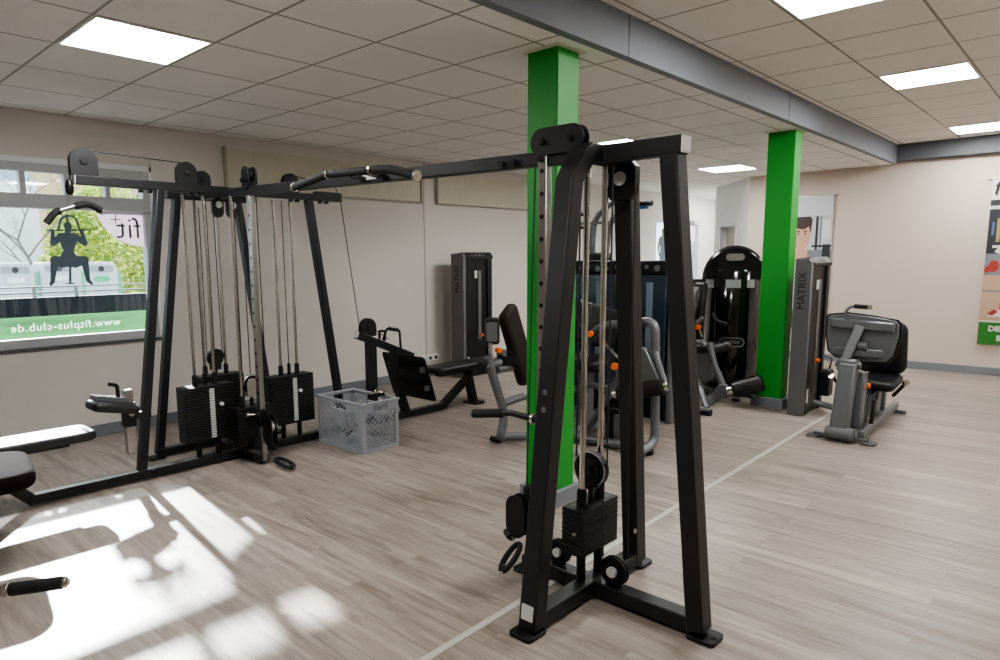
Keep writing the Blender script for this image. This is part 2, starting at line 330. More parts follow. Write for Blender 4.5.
# pillars: square green columns with grey plinth and a ceiling collar
def pillar(x, y, wx, wy, label):
    t = thing('pillar', label, 'pillar', (x+wx/2, y+wy/2, 0), 'green square pillars')
    MB().bb((x, y, 0), (x+wx, y+wy, ZL)).build('shaft', GREEN, t, bev=.006)
    MB().bb((x-.03, y-.03, 0), (x+wx+.03, y+wy+.03, .1)).build('plinth', BASEB, t, bev=.005, label='grey plinth')
    MB().bb((x-.03, y-.03, ZL-.008), (x+wx+.03, y+wy+.03, ZL)).build('collar', PANELR, t, bev=.002, label='pale trim at the ceiling')
pillar(3.262, 2.398, .21, .22, 'bright green square pillar close behind the black cable tower')
pillar(6.99, 2.33, .18, .26, 'bright green square pillar beside the grey weight tower and leg press')

# ceiling light panels
LIT = emis('light_diffuser', (1.0, .99, .97), 28.0)
def panel(x, y, z, label, s=.6):
    t = thing('ceiling_light', label, 'ceiling light', (x, y, z), 'square ceiling light panels')
    f_ = MB()
    for a, b in (((-.3, -.3), (.3, -.288)), ((-.3, .288), (.3, .3)), ((-.3, -.288), (-.288, .288)), ((.288, -.288), (.3, .288))): f_.bb((x+a[0], y+a[1], z-.006), (x+b[0], y+b[1], z+.01))
    f_.build('frame', WHITEP, t)
    MB().bb((x-.288, y-.288, z-.003), (x+.288, y+.288, z+.004)).build('diffuser', LIT, t)
def lx(i): return 3.139+.625*(i+.5)
def ly(j): return 3.096+.625*(j+.5)
panel(lx(-3), ly(1), ZL, 'large lit ceiling panel above the lat pulldown, nearest on the lower ceiling')
panel(lx(5), ly(1), ZL, 'lit ceiling panel showing just behind the top of the near cable tower')
panel(9.45, ly(1), ZL, 'small distant lit ceiling panel between the cable tower and far green pillar')
panel(4.585-.3125, 1.557-.3125, ZR, 'lit ceiling panel cut off by the top edge of the photo')
panel(4.585+.625*3.5, 1.557-.3125, ZR, 'lit ceiling panel above the leg press on the raised ceiling')
panel(4.585+.625*8.5, 1.557-.3125, ZR, 'farthest lit panel on the raised ceiling near the right wall')
for k, (x, y, z) in enumerate(((lx(-11), ly(1), ZL), (4.585-.625*6.5, 1.557-.3125, ZR), (4.585-.625*1.5, 1.557-.625*5.5, ZR), (4.585+.625*3.5, 1.557-.625*5.5, ZR), (4.585+.625*8.5, 1.557-.625*5.5, ZR), (13.6, 5.45, ZL))):  # panels added out of view for extra light, the last for the entrance
    panel(x, y, z, 'added lit ceiling panel out of view, brightening the gym')

# ================================================================== WINDOW
w = MB(); fy0, fy1 = YW+.0, YW+.075
fk = [0]
def fb(x0, x1, z0, z1, a=fy0, b=fy1): fk[0] += 1; w.bb((x0, a-.0007*fk[0], z0), (x1, b+.0007*fk[0], z1))
fb(WX0, WX1, 2.255, WZ1-.03); fb(WX0, WX1, 1.965, 2.085); fb(WX0, WX1, WZ0, .905)
fb(2.47, WX1, WZ0, WZ1-.03); fb(WX0, WX0+.07, WZ0, WZ1-.03); 
for a, b in ((1.523, 1.565), (1.842, 1.903), (2.157, 2.198)): fb(a, b, 2.08, 2.26)
fb(WX0, WX1, 1.905+.06, 1.985, YW-.012, YW+.06)
win = struct('window_1', w, FRAMEW, .004)
MB().bb((WX0, YW-.008, WZ1-.045), (WX1+.03, YW+.05, WZ1)).bb((WX1, YW-.008, WZ0), (WX1+.03, YW+.05, WZ1)).build('reveal_trim', FRAMEB, win, bev=.003)
MB().bb((WX0-.05, YW-.02, WZ0-.025), (WX1+.04, YW+.2, WZ0)).build('window_sill', mat('sill_dark', (84, 84, 86), .5), win, bev=.004)
g = MB(); g.bb((WX0+.05, YW+.035, .9), (2.475, YW+.041, 1.97)); g.bb((WX0+.05, YW+.035, 2.08), (2.475, YW+.041, 2.26)); g.build('pane', PANE, win)
# stickers on the glass (seen from behind, so the lettering is mirrored)
yd = YW+.028
MIRT = sheer('sticker_lettering_white', (245, 250, 245), .97, .02, .3)
def letters(dep, y): return MB().text('www.fitplus-club.de', .091, (1.785, y, .995), (-1, 0, 0), (0, 0, 1), .0016, dep, 'CENTER', 1.14)
d = MB().bb((WX0+.06, yd, .912), (2.468, yd+.002, 1.085)).build('window_sticker', sheer('green_film', (118, 176, 126), .82, .03, .3), None, (1.2, yd, .912))
tag(d, 'long translucent green sticker band along the bottom of the window, mirrored web address', 'sticker')
for pc_i in islands(letters(.01, yd+.001)):
    ct = pc_i._build('cutter', MIRT, None, (0, 0, 0)); bo = d.modifiers.new('cut', 'BOOLEAN'); bo.operation = 'DIFFERENCE'; bo.solver = 'EXACT'; bo.object = ct
    bpy.context.view_layer.update(); nm_ = bpy.data.meshes.new_from_object(d.evaluated_get(bpy.context.evaluated_depsgraph_get())); d.modifiers.clear()
    if len(nm_.vertices) > len(d.data.vertices): d.data = nm_
    cm_ = ct.data; bpy.data.objects.remove(ct); bpy.data.meshes.remove(cm_)
letters(.0009, yd+.001).build('lettering', MIRT, d, label='white mirrored lettering')
pc = [(x, z) for x, z in circ(.37, 60, 2.44, 2.035)]
pl = [(min(x, 2.468), min(z, 1.963)) for x, z in pc]
pp = []
for q in pl:
    if not pp or (abs(q[0]-pp[-1][0]) + abs(q[1]-pp[-1][1])) > 1e-4: pp.append(q)
d = MB().prism(pp, (0, yd, 0), (1, 0, 0), (0, 0, 1), .002).build('window_sticker', sheer('lilac_film', (206, 192, 202), .85, .03, .3), None, (2.3, yd, 1.8))
tag(d, 'round pale lilac sticker cut off by the upper right corner of the window', 'sticker')
DKL = mat('sticker_lettering_dark', (84, 76, 82), .6)
MB().text('fit', .27, (2.335, yd-.003, 1.815), (-1, 0, 0), (0, 0, 1), -.002).bb((2.19, yd-.003, 1.893), (2.275, yd-.001, 1.901)).bb((2.228, yd-.003, 1.855), (2.236, yd-.001, 1.939)).build('lettering', DKL, d, label='dark mirrored lettering with a plus sign')
# athlete silhouette sticker
a = MB(); ya = yd-.001
def sil(*polys):
    for p in polys: a.prism(p, (0, ya, 0), (1, 0, 0), (0, 0, 1), .0016)
def sp(u, v): q = atY(u, v, ya); return (q.x, q.z)
def limb(p, q, r0, r1): sil(capsule(sp(*p), sp(*q), r0, r1))
lay = [0]
def sil(*polys):
    for p in polys: lay[0] += 1; a.flat(p, (0, ya-.00006*lay[0], 0), (1, 0, 0), (0, 0, 1))
sil(circ(.032, 20, *sp(67.6, 226))); limb((67.6, 229), (68, 236), .02, .026)
limb((62, 236.5), (74.5, 236.5), .03, .03); limb((61, 236.5), (53, 243.6), .03, .022); limb((53, 243.6), (52.7, 231.5), .022, .014); limb((75.5, 236.5), (85, 243.6), .03, .022); limb((85, 243.6), (81.5, 231.5), .022, .014)
sil([sp(58.5, 236), sp(78, 236), sp(76, 244), sp(73.6, 250), sp(79, 262), sp(74, 267), sp(62, 267), sp(57, 262), sp(63.4, 250), sp(60.5, 244)])
limb((62, 262), (54.5, 260), .05, .034); limb((54.5, 260), (52.8, 280), .032, .018); limb((52.8, 281), (51, 284.5), .018, .013)
limb((75, 262), (84.5, 260), .05, .034); limb((84.5, 260), (88, 279.5), .032, .018); limb((88, 280), (91.5, 283.5), .018, .013)
sil([sp(69, 264), sp(71.5, 264), sp(71.5, 283), sp(75, 283), sp(75, 284.2), sp(66, 284.2), sp(66, 283), sp(69, 283)])
sil([sp(45.5, 229.6), sp(89, 229.2), sp(89, 230.8), sp(45.5, 231.2)])
for p, q in (((58, 230), (61, 219)), ((61, 219), (65, 216)), ((65, 216), (72, 216)), ((72, 216), (76, 219)), ((76, 219), (80, 231)), ((67, 217), (67.4, 224))): limb(p, q, .009, .009)
d = a.build('window_sticker', mat('silhouette_film', (88, 104, 118), .6), None, (1.83, ya, 1.34)); tag(d, 'dark blue-grey silhouette sticker of an athlete pulling down a bar', 'sticker')

# entrance: glazed door wall at the far end
w = MB()
for x0, x1, z0, z1 in ((EX0, EX0+.07, 0, EZ1), (EX1-.07, EX1, 0, EZ1), (EX0, EX1, EZ1-.1, EZ1), (EX0, EX1, 0, .09), (12.74, 12.84, 0, EZ1)): fk[0] += 1; w.bb((x0, YW+.02-.0007*fk[0], z0), (x1, YW+.1+.0007*fk[0], z1))
dr = struct('door_1', w, FRAMEW, .004)
MB().bb((EX0+.05, YW+.05, .08), (EX1-.05, YW+.056, EZ1-.08)).build('pane', PANE, dr)
MB().bb((12.9, YW-.01, 2.17), (13.5, YW+.02, 2.24)).build('door_closer', GREYD, dr, bev=.004)
def stander(pxs, label):
    global a; a = MB(); y2 = YW+.045
    x, z0, z1 = pxs; H = z1-z0; k = H
    cnt = [0]
    def S(*polys):
        for p in polys: cnt[0] += 1; a.flat([(x+i*k, z0+j*k) for i, j in p], (0, y2-.0001*cnt[0], 0), (1, 0, 0), (0, 0, 1))
    S(circ(.06, 16, 0, .93), capsule((0, .88), (0, .82), .035, .05), capsule((-.09, .79), (.09, .79), .05, .05), [(-.13, .8), (.13, .8), (.09, .5), (-.09, .5)], capsule((-.12, .78), (-.17, .62), .04, .035), capsule((-.17, .62), (-.12, .48), .033, .025), capsule((.12, .78), (.17, .62), .04, .035), capsule((.17, .62), (.12, .48), .033, .025), capsule((-.05, .5), (-.06, .27), .065, .045), capsule((-.06, .27), (-.07, .02), .042, .025), capsule((.05, .5), (.06, .27), .065, .045), capsule((.06, .27), (.07, .02), .042, .025), [(-.14, 0), (.14, 0), (.14, .015), (-.14, .015)])
    d = a.build('window_sticker', mat('silhouette_grey', (70, 82, 92), .6), None, (x, y2, z0)); tag(d, label, 'sticker')
stander((12.25, 1.05, 2.08), 'grey standing figure silhouette on the left pane of the far glass door')
stander((13.25, .9, 2.0), 'grey standing figure silhouette on the right pane of the far glass door')
d = MB().bb((12.02, YW+.044, .72), (12.7, YW+.046, 1.14)).build('window_sticker', sheer('green_film_far', (96, 190, 120), .85, .03, .3), None, (12.3, YW+.044, .72)); tag(d, 'small green sticker low on the far glass door', 'sticker')
pl = [(x, z) for x, z in circ(.3, 40, 13.6, 2.12)]; pl = [(min(x, 13.64), min(z, 2.16)) for x, z in pl]
pp = []
for q in pl:
    if not pp or abs(q[0]-pp[-1][0]) + abs(q[1]-pp[-1][1]) > 1e-4: pp.append(q)
d = MB().prism(pp, (0, YW+.045, 0), (1, 0, 0), (0, 0, 1), .002).build('window_sticker', sheer('lilac_film_far', (206, 192, 202), .85, .03, .3), None, (13.5, YW+.045, 1.9)); tag(d, 'small lilac round sticker in the top corner of the far glass door', 'sticker')

# ================================================================== OUTSIDE
struct('ground', MB().bb((-25, YW+.25, -.16), (45, 60, -.06)), mat('asphalt', (150, 150, 148), .9, noise=.1, nscale=3))
t = thing('house', 'white rendered house with slate blue roof seen through the window', 'house', (1, 34, -.06))
MB().bb((-12, 32, -.06), (8.2, 40, 4.7)).build('wall', mat('render_white', (236, 238, 240), .8), t)
MB().prism([(-4, 0), (4, 0), (0, 3.6)], (-1.9, 36, 4.65), (0, 1, 0), (0, 0, 1), 20).build('roof', mat('slate_blue', (150, 170, 188), .7, noise=.2, nscale=2), t)
t = thing('house', 'ochre house with grey roof standing behind the yellow green bush', 'house', (16, 45, -.06))
MB().bb((10.2, 42, -.06), (26, 50, 8.2)).build('wall', mat('ochre_render', (206, 182, 140), .8, noise=.25, nscale=1.2), t)
MB().prism([(-4, 0), (4, 0), (0, 2.6)], (18, 46, 8.1), (0, 1, 0), (0, 0, 1), 17).build('roof', mat('roof_grey', (150, 150, 152), .8, noise=.2, nscale=2), t)
def container(x, y, wd, label, trim, lab):
    t = thing('recycling_container', label, 'container', (x, y, -.06), 'recycling containers outside the window')
    B = MB(); h = 1.28
    B.prism([(-wd/2*.94, 0), (wd/2*.94, 0), (wd/2, h), (wd/2*.72, h+.28), (-wd/2*.72, h+.28), (-wd/2, h)], (x, y+.5, -.06), (1, 0, 0), (0, 0, 1), 1.0)
    B.build('body', mat('container_pale', (186, 192, 194), .6), t, bev=.03)
    MB().prism(rrect(wd*.66, .16, .03), (x, y-.005, h+.05), (1, 0, 0), (0, 0, 1), .03).build('inlet_panel', mat('container_grey', (140, 146, 150), .6), t)
    MB().cyl((x, y-.03, h+.05), (x, y, h+.05), .07).build('inlet', BLK, t)
    for s in (-1, 1): MB().beam((x+s*wd/2*.955, y-.01, 0), (x+s*wd/2*1.0, y-.01, h), .03, .06, (1, 0, 0)).build('corner_trim', trim, t)
    MB().prism(stadium(wd*.42, .13), (x, y-.008, h-.2), (1, 0, 0), (0, 0, 1), .02).build('badge', lab, t)
CG = mat('container_green', (60, 176, 120), .5)
def cpx(u0, u1, y): a_, b_ = atY(u0, 280, y), atY(u1, 280, y); return (a_.x+b_.x)/2, b_.x-a_.x
for (u0, u1, y, lb_, tr2, bd) in ((-6, 37, 19, 'pale recycling container farthest left outside the window', CG, WHITEP), (39, 80, 20.5, 'pale recycling container half hidden behind the athlete sticker', mat('container_trim_grey', (120, 130, 136), .6), WHITEP), (83, 120, 18.5, 'pale recycling container with green badge in front of the yellow green bush', CG, CG)):
    xc, ww = cpx(u0, u1, y); container(xc, y, ww, lb_, tr2, bd)
# bare tree
t = thing('bare_tree', 'small bare tree with thin branches outside the window', 'tree', (6.2, 23, -.06))
BARK = mat('bark', (120, 112, 108), .9)
tm = MB(); tr_ = random.Random(3)
def branch(p, d, L, r, lev):
    n_ = 4; pts = [p]
    for i in range(n_): d = (d+V((tr_.uniform(-.2, .2), tr_.uniform(-.2, .2), tr_.uniform(-.05, .15)))).normalized(); pts.append(pts[-1]+d*L/n_)
    tm.tube(pts, [r*(1-.45*i/n_) for i in range(n_+1)], 5, caps=False)
    if lev < 4:
        for k in range(3 if lev else 5):
            q = pts[-1-(k % 3)]; an = tr_.uniform(0, 2*PI); dv = (d*.7+V((math.cos(an), math.sin(an), .25))*.8).normalized()
            branch(q, dv, L*.68, r*.5, lev+1)
TP = atY(40, 265, 23); branch(V((TP.x, 23, -.06)), V((0, 0, 1)), 2.3, .06, 0); tm.build('trunk', BARK, t)
def bush(name, c, rad, label, cols, n, seed, leaf=.05):
    rr = random.Random(seed); B = MB()
    for i in range(n):
        th = rr.uniform(0, 2*PI); ph = math.acos(rr.uniform(-.6, 1)); q = rr.uniform(.35, 1)**.5*(1+.18*math.sin(5*th)*math.sin(3*ph))
        p = V(c)+V((rad[0]*q*math.sin(ph)*math.cos(th), rad[1]*q*math.sin(ph)*math.sin(th), rad[2]*q*math.cos(ph)))
        B.k = rr.randrange(len(cols)); u = V((rr.gauss(0, 1), rr.gauss(0, 1), rr.gauss(0, 1))).normalized(); v_ = u.orthogonal().normalized(); s_ = leaf*rr.uniform(.7, 1.4)
        B.add([p-u*s_, p+v_*s_*.5, p+u*s_, p-v_*s_*.5], [(0, 1, 2, 3)])
    t = thing(name, label, 'bush', (c[0], c[1], -.06))
    B.build('foliage', cols, t)
    S_ = MB()
    for k in range(7): an = k*.9; S_.tube([(c[0], c[1], -.06), (c[0]+.15*math.cos(an), c[1]+.15*math.sin(an), c[2]*.5), (c[0]+rad[0]*.5*math.cos(an), c[1]+rad[1]*.5*math.sin(an), c[2]+rad[2]*.3)], [.03, .022, .01], 5)
    S_.build('stem', BARK, t)
LV = [mat('leaf_yellow', (222, 226, 110), .6), mat('leaf_lime', (190, 208, 92), .6), mat('leaf_green', (140, 170, 82), .6)]
bush('garden_bush', (7.9, 24, 1.6), (1.75, 1.2, 2.5), 'bright yellow green bush outside the window right of the containers', LV, 6000, 5, .11)
bush('garden_bush', (10.6, 28.5, 1.6), (2.0, 1.0, 2.6), 'darker green bush outside behind the yellow green one', [mat('leaf_dark', (112, 128, 92), .7), mat('leaf_mid', (134, 150, 104), .7)], 2600, 8, .16)
t = thing('parapet', 'dark low parapet with thin rails just outside the window', 'parapet', (2, 7.6, -.06))
DKP = mat('parapet_dark', (18, 24, 31), .7, 0, .2)
RAILM = mat('rail_grey', (96, 104, 112), .5)
MB().bb((-3, 7.5, -.06), (7, 7.62, 1.19)).build('panel', DKP, t, bev=.01)
for z in (1.235, 1.29): MB().cyl((-3, 7.56, z), (7, 7.56, z), .009, 8).build('rail', RAILM, t)
for x in (-2, -.5, 1.0, 1.83, 2.2, 3.5, 5): MB().cyl((x, 7.56, 1.18), (x, 7.56, 1.3), .016, 8).build('post', RAILM, t)

# ================================================================== HIGH WALL RADIATORS, SOCKETS
def radiator(x0, x1, z0, z1, label):
    t = thing('panel_radiator', label, 'radiator', ((x0+x1)/2, YW-.03, z0), 'long beige panels high on the window wall')
    B = MB(); n_ = int((x1-x0)/.034)
    B.bb((x0, YW-.03, z0), (x1, YW, z1))
    for i in range(n_): xx = x0+.02+(x1-x0-.04)*(i+.5)/n_; B.bb((xx-.012, YW-.034, z0+.02), (xx+.012, YW-.03, z1-.02))
    B.build('panel', PANELR, t, bev=.003)
    F = MB(); F.bb((x0-.02, YW-.05, z0-.02), (x0, YW, z1+.01)); F.bb((x1, YW-.05, z0-.02), (x1+.02, YW, z1+.01)); F.bb((x0, YW-.05, z0-.02), (x1, YW-.0, z0)); F.build('edge_frame', mat('frame_brownish', (170, 164, 150), .5), t, bev=.003)
radiator(3.27, 5.82, 2.24, 2.62, 'long beige fluted panel under the ceiling, nearer the window')
radiator(6.12, 8.3, 2.24, 2.62, 'long beige fluted panel under the ceiling, behind the near green pillar')
t = thing('power_socket', 'white double power socket low on the wall behind the row bench', 'socket', (6.0, YW, .24))
MB().prism(rrect(.2, .085, .01), (6.0, YW-.012, .245), (1, 0, 0), (0, 0, 1), .024).build('plate', WHITEP, t, bev=.003)
for s in (-.05, .05): MB().prism(circ(.022), (6.0+s, YW-.026, .245), (1, 0, 0), (0, 0, 1), .003).build('outlet', BLK2, t)
MB().bb((5.79, YW-.03, .2), (5.87, YW, .29)).build('junction_box', WHITEP, t, bev=.004)
MB().bb((5.895, YW-.01, .29), (5.905+.01, YW, ZL)).build('conduit', mat('conduit', (196, 190, 184), .5), t)

# ================================================================== CABLE CROSSOVER / MULTI STATION (one bolted machine)
RIG = thing('multi_station_cable_machine', 'black cable crossover: near four-legged tower joined by long top beam to far multi-stack rig', 'gym machine', (2.5, 3.2, 0))
def P_(name, mb, mt, bev=.004, parent=None, label=None, ang=35): return mb.build(name, mt, parent or RIG, bev=bev, label=label, ang=ang)
def leg(pts, w, h, up, foot, name='leg'):
    B = MB()
    for p, q in zip(pts, pts[1:]): B.beam(p, q, w, h, up)
    o = P_(name, B, BLK, .006)
    if foot:
        F = MB().prism(rrect(foot[2], foot[3], .02), (foot[0], foot[1], .009), X_, Y_, .018); F.cyl((foot[0]-foot[2]*.33*foot[4], foot[1]-foot[3]*.33*foot[5], .018), (foot[0]-foot[2]*.33*foot[4], foot[1]-foot[3]*.33*foot[5], .024), .012, 12)
        P_('foot_plate', F, BLK2, .003, o)
    return o
def bolts(B, c, ax, r=.011, t=.012): B.cyl(V(c), V(c)+V(ax)*t, r, 12)
def pulley(c, ax, r=.06, hub=STEEL, guard=None, name='pulley', parent=None, cheek=True, up=Z_, drop=.0):
    """grooved wheel with hub disc; guard: cheek plates as (radius, drop below the axle)"""
    c = V(c); ax = V(ax).normalized(); W = MB().lathe([(.015, -.014), (r, -.014), (r, -.009), (r-.012, 0), (r, .009), (r, .014), (.015, .014)], c, ax, 28)
    o = P_(name, W, BLK2, 0, parent)
    H = MB().cyl(c-ax*.03, c+ax*.03, r*.36, 20); P_('hub', H, LAB if hub is STEEL else hub, .002, o, label='pale hub disc' if hub is not BLK2 else None)
    if guard:
        gr, dp = guard; ux = V(up).cross(ax).normalized(); uy = V(up)
        poly = [(gr*math.cos(PI*j/16), gr*math.sin(PI*j/16)) for j in range(17)] + [(-gr, -dp), (gr, -dp)]
        G = MB()
        for s in (-1, 1): G.prism(poly, c+ax*s*.02, ux, uy, .006)
        bolts(G, c+ax*.023, ax, .014, .008); bolts(G, c-ax*.023, -ax, .014, .008)
        P_('pulley_cheek', G, BLK, .001, o)
    return o
def stack(x0, x1, y0, y1, z0, z1, n, label=None, face=-1):
    """n plates along z between z0 and z1, pale number strip in front, selector pin, head plate"""
    B = MB().bb((x0+.02, y0+.02, z0), (x1-.02, y1-.02, z1))
    o = P_('weight_stack', B, BLK2, .002, label=label)
    h = (z1-z0)/n
    pm = None
    for i in range(n):
        zz = z0+h*(i+.5)
        if pm is None:
            pm = MB().bb((x0, y0, zz-h*.44), (x1, y1, zz+h*.44)).build('weight_plate', PLATE, o, bev=.003); first = zz
        else:
            c = pm.copy(); C.objects.link(c); c.parent = o; c.location = (0, 0, zz-first); ORG[c.name] = ORG[o.name]
    return o
def strip_on(o, x, y, z0, z1, n):
    S = MB()
    for i in range(n): zz = z0+(z1-z0)*(i+.5)/n; S.bb((x-.018, y-.004, zz-.36*(z1-z0)/n), (x+.018, y+.004, zz+.36*(z1-z0)/n))
    P_('number_strip', S, LAB, 0, o, label='pale number strip')
def rod(a, b, r=.0115, mt=CHROME): return P_('guide_rod', MB().cyl(a, b, r, 14), mt, 0, label='chrome guide rod')
def wire(*pts, r=.004): return P_('cable', MB().tube([V(p) for p in pts], r, 7), CABLE, 0)

# ---- near tower
cx, cy = 2.5, 1.62
o = P_('leg', MB().prism([(2.022, .02), (2.248, 1.85), (2.335, 1.965), (2.39, 2.0), (2.50, 2.0), (2.50, 1.925), (2.425, 1.925), (2.395, 1.91), (2.328, 1.835), (2.10, .02)], (0, cy, 0), X_, Z_, .085), BLK, .006)
P_('foot_plate', MB().prism(rrect(.125, .115, .02), (2.035, cy, .009), X_, Y_, .018).cyl((1.995, cy+.02, .018), (1.995, cy+.02, .024), .011, 12), BLK2, .003, o)
Bq = MB()
for z in (.93, 1.0): bolts(Bq, (2.0225+.1235*z-.003, cy+.0, z), -X_, .012, .006)
P_('bolt', Bq, GREYD, 0, o)
P_('label_plate', MB().prism(rrect(.06, .065, .004), (2.0315, cy, .095), -Y_, V((.1235, 0, 1)), .003), LAB, 0, o, label='small pale label near the foot')
o = leg([(2.5, 1.10, .03), (2.5, 1.285, 1.93)], .075, .085, X_, (2.5, 1.075, .115, .12, 0, 1))
o = leg([(2.89, cy, .03), (2.72, cy, 1.94)], .085, .085, Y_, (2.92, cy, .12, .115, -1, 0))
P_('bolt', MB().cyl((2.805, cy-.043, .22), (2.805, cy-.05, .22), .012, 12), STEEL, 0, o)
P_('base_beam', MB().beam((2.05, cy, .05), (2.9, cy, .05), .079, .07), BLK, .006)
P_('base_beam', MB().beam((2.5, 1.12, .05), (2.5, 2.0, .05), .078, .069), BLK, .006)
P_('foot_plate', MB().prism(rrect(.12, .1, .02), (2.49, 1.99, .008), X_, Y_, .016), BLK2, .003)
P_('top_beam', MB().beam((2.38, cy, 1.962), (2.76, cy, 1.962), .075, .07), BLK, .006)
o = P_('top_beam', MB().beam((2.5, 1.235, 1.962), (2.5, 1.66, 1.962), .07, .07), BLK, .006)
P_('end_cap', MB().bb((2.466, 1.228, 1.93), (2.534, 1.236, 1.994)), WHITEP, .002, o, label='pale end cap')
# long crossover beam and its near pulley housing
o = P_('crossover_beam', MB().beam((2.5, 1.5, 1.967), (2.5, 5.36, 2.04), .06, .062), BLK, .005)
Bq = MB()
for y in (1.72, 1.9, 2.06, 2.13): bolts(Bq, (2.47, y, 1.972), -X_, .016, .014)
P_('bolt', Bq, BLK2, 0, o)
H = MB()
for s in (-1, 1): H.prism(stadium(.285, .118), (2.485+s*.022, 1.815, 2.045), -Y_, Z_, .007)
o = P_('pulley_housing', H, BLK, .002)
Bq = MB()
for y in (1.74, 1.89): bolts(Bq, (2.460, y, 2.045), -X_, .015, .012)
P_('bolt', Bq, BLK2, 0, o)
for y in (1.74, 1.89): P_('pulley_wheel', MB().cyl((2.472, y, 2.045), (2.498, y, 2.045), .05, 24), BLK2, .003, o)
P_('sticker', MB().bb((2.463, 3.0, 1.985), (2.468, 3.22, 2.012)), WHITEP, 0, label='white sticker on the beam')
# chrome upright with adjustment holes
COLY = 1.89
o = P_('chrome_upright', MB().bb((2.468, COLY-.02, .05), (2.508, COLY+.03, 2.0)), STEEL, .004, label='chrome upright post with round holes')
Hh = MB()
for k in range(14): Hh.prism(circ(.0105, 14), (2.4672, COLY+.005, .62+k*.1), -Y_, Z_, .0015)
P_('adjustment_hole', Hh, BLK2, 0, o)
# pulley carriage
o = P_('pulley_carriage', MB().bb((2.455, COLY-.035, .2), (2.52, COLY+.1, .44)), BLK2, .006)
G = MB()
for s in (-1, 1): G.prism(stadium(.215, .12), (2.44+s*.022-.0, COLY+.115, .29), Z_, Y_, .008)
P_('pulley_housing', G, BLK2, .003, o)
P_('pulley_wheel', MB().cyl((2.425, COLY+.115, .33), (2.455, COLY+.115, .33), .05), BLK2, .003, o)
P_('knob', MB().cyl((2.43, COLY-.01, .41), (2.40, COLY-.01, .41), .014, 14), CHROME, .002, o, label='chrome pull knob')
wire((2.485, COLY+.055, 2.03), (2.44, COLY+.065, .36))
# weight stack, rods, big travelling pulley
SX0, SX1, SY0, SY1, SZ0, SZ1 = 2.355, 2.645, 1.575, 1.685, .23, .445
ST = stack(SX0, SX1, SY0, SY1, SZ0, SZ1, 10)
for i in range(10): pass
P_('selector_pin', MB().cyl((2.335, 1.60, .345), (2.325, 1.60, .345), .008, 10), STEEL, 0, ST)
for x in (2.43, 2.57):
    rod((x, 1.63, .44), (x, 1.63, 1.94), .0135)
    P_('stack_post', MB().cyl((x, 1.63, .08), (x, 1.63, .24), .021, 14), BLK2, .002)
    P_('rod_collar', MB().lathe([(.024, .42), (.024, .5), (.018, .52)], (x, 1.63, 0), Z_, 16), BLK2, 0)
o = P_('travelling_pulley', MB().cyl((2.485, 1.63, .595), (2.515, 1.63, .595), .085, 32), BLK2, .004)
G = MB()
for s in (-1, 1): G.prism([(.05*math.cos(PI*j/12), .05*math.sin(PI*j/12)) for j in range(13)]+[(-.05, -.075), (.05, -.075)], (2.5+s*.024, 1.63, .595), Y_, Z_, .006)
G.bb((2.47, 1.6, .505), (2.53, 1.66, .53)); G.cyl((2.5, 1.63, .43), (2.5, 1.63, .51), .013)
bolts(G, (2.473, 1.63, .595), -X_, .016, .012)
P_('bracket', G, BLK2, .002, o)
P_('pulley_ring', MB().tube([(2.484, 1.63+.08*math.cos(2*PI*k/32), .595+.08*math.sin(2*PI*k/32)) for k in range(32)], .004, 6, True), STEEL, 0, o)
wire((2.5, 1.548, .6), (2.5, 1.55, 1.94)); wire((2.5, 1.712, .6), (2.5, 1.71, 1.94))
# base pulleys and top pulley
pulley((2.5, 1.80, .15), X_, .06); pulley((2.5, 1.50, .15), X_, .068)
P_('pulley_bracket', MB().bb((2.478, 1.775, .08), (2.522, 1.825, .14)).bb((2.478, 1.47, .08), (2.522, 1.53, .14)), BLK2, .003)
o = P_('pulley_housing', MB().prism([(-.045, -.09), (.045, -.09), (.072, -.05), (.072, .05), (.045, .08), (-.045, .08), (-.072, .05), (-.072, -.05)], (2.635, 1.585, 1.87), -Y_, Z_, .045), BLK2, .004)
P_('hub', MB().cyl((2.615, 1.585, 1.872), (2.605, 1.585, 1.872), .03, 22), LAB, .002, o, label='pale hub disc')
wire((2.635, 1.52, 1.86), (2.7, 1.56, .6), (2.74, 1.57, .12)); wire((2.5, 1.56, .2), (2.5, 1.565, .59)); wire((2.5, 1.7, .17), (2.5, 1.655, .55))
# bent foam handle arm behind the leg
g0, g1, g2, g3, g4 = atX(474, 413.5, 2.42), atX(503, 413, 2.42), atX(512, 413, 2.42), atX(533, 419, 2.42), atX(545, 421, 2.42)
o = P_('handle_arm', MB().tube(fil([g0, g1, g2, g3, g4, (2.46, COLY-.03, g4.z)], .05), .0155, 12), BLK2, 0)
P_('foam_grip', MB().cyl(g0, g1, .0225, 18), RUB, .004, o); P_('end_ring', MB().cyl(g0-(g1-g0).normalized()*.008, g0, .022, 18).cyl(g3-(g4-g3).normalized()*.006, g3+(g4-g3).normalized()*.012, .026, 18), CHROME, .002, o, label='silver end cap and ring')
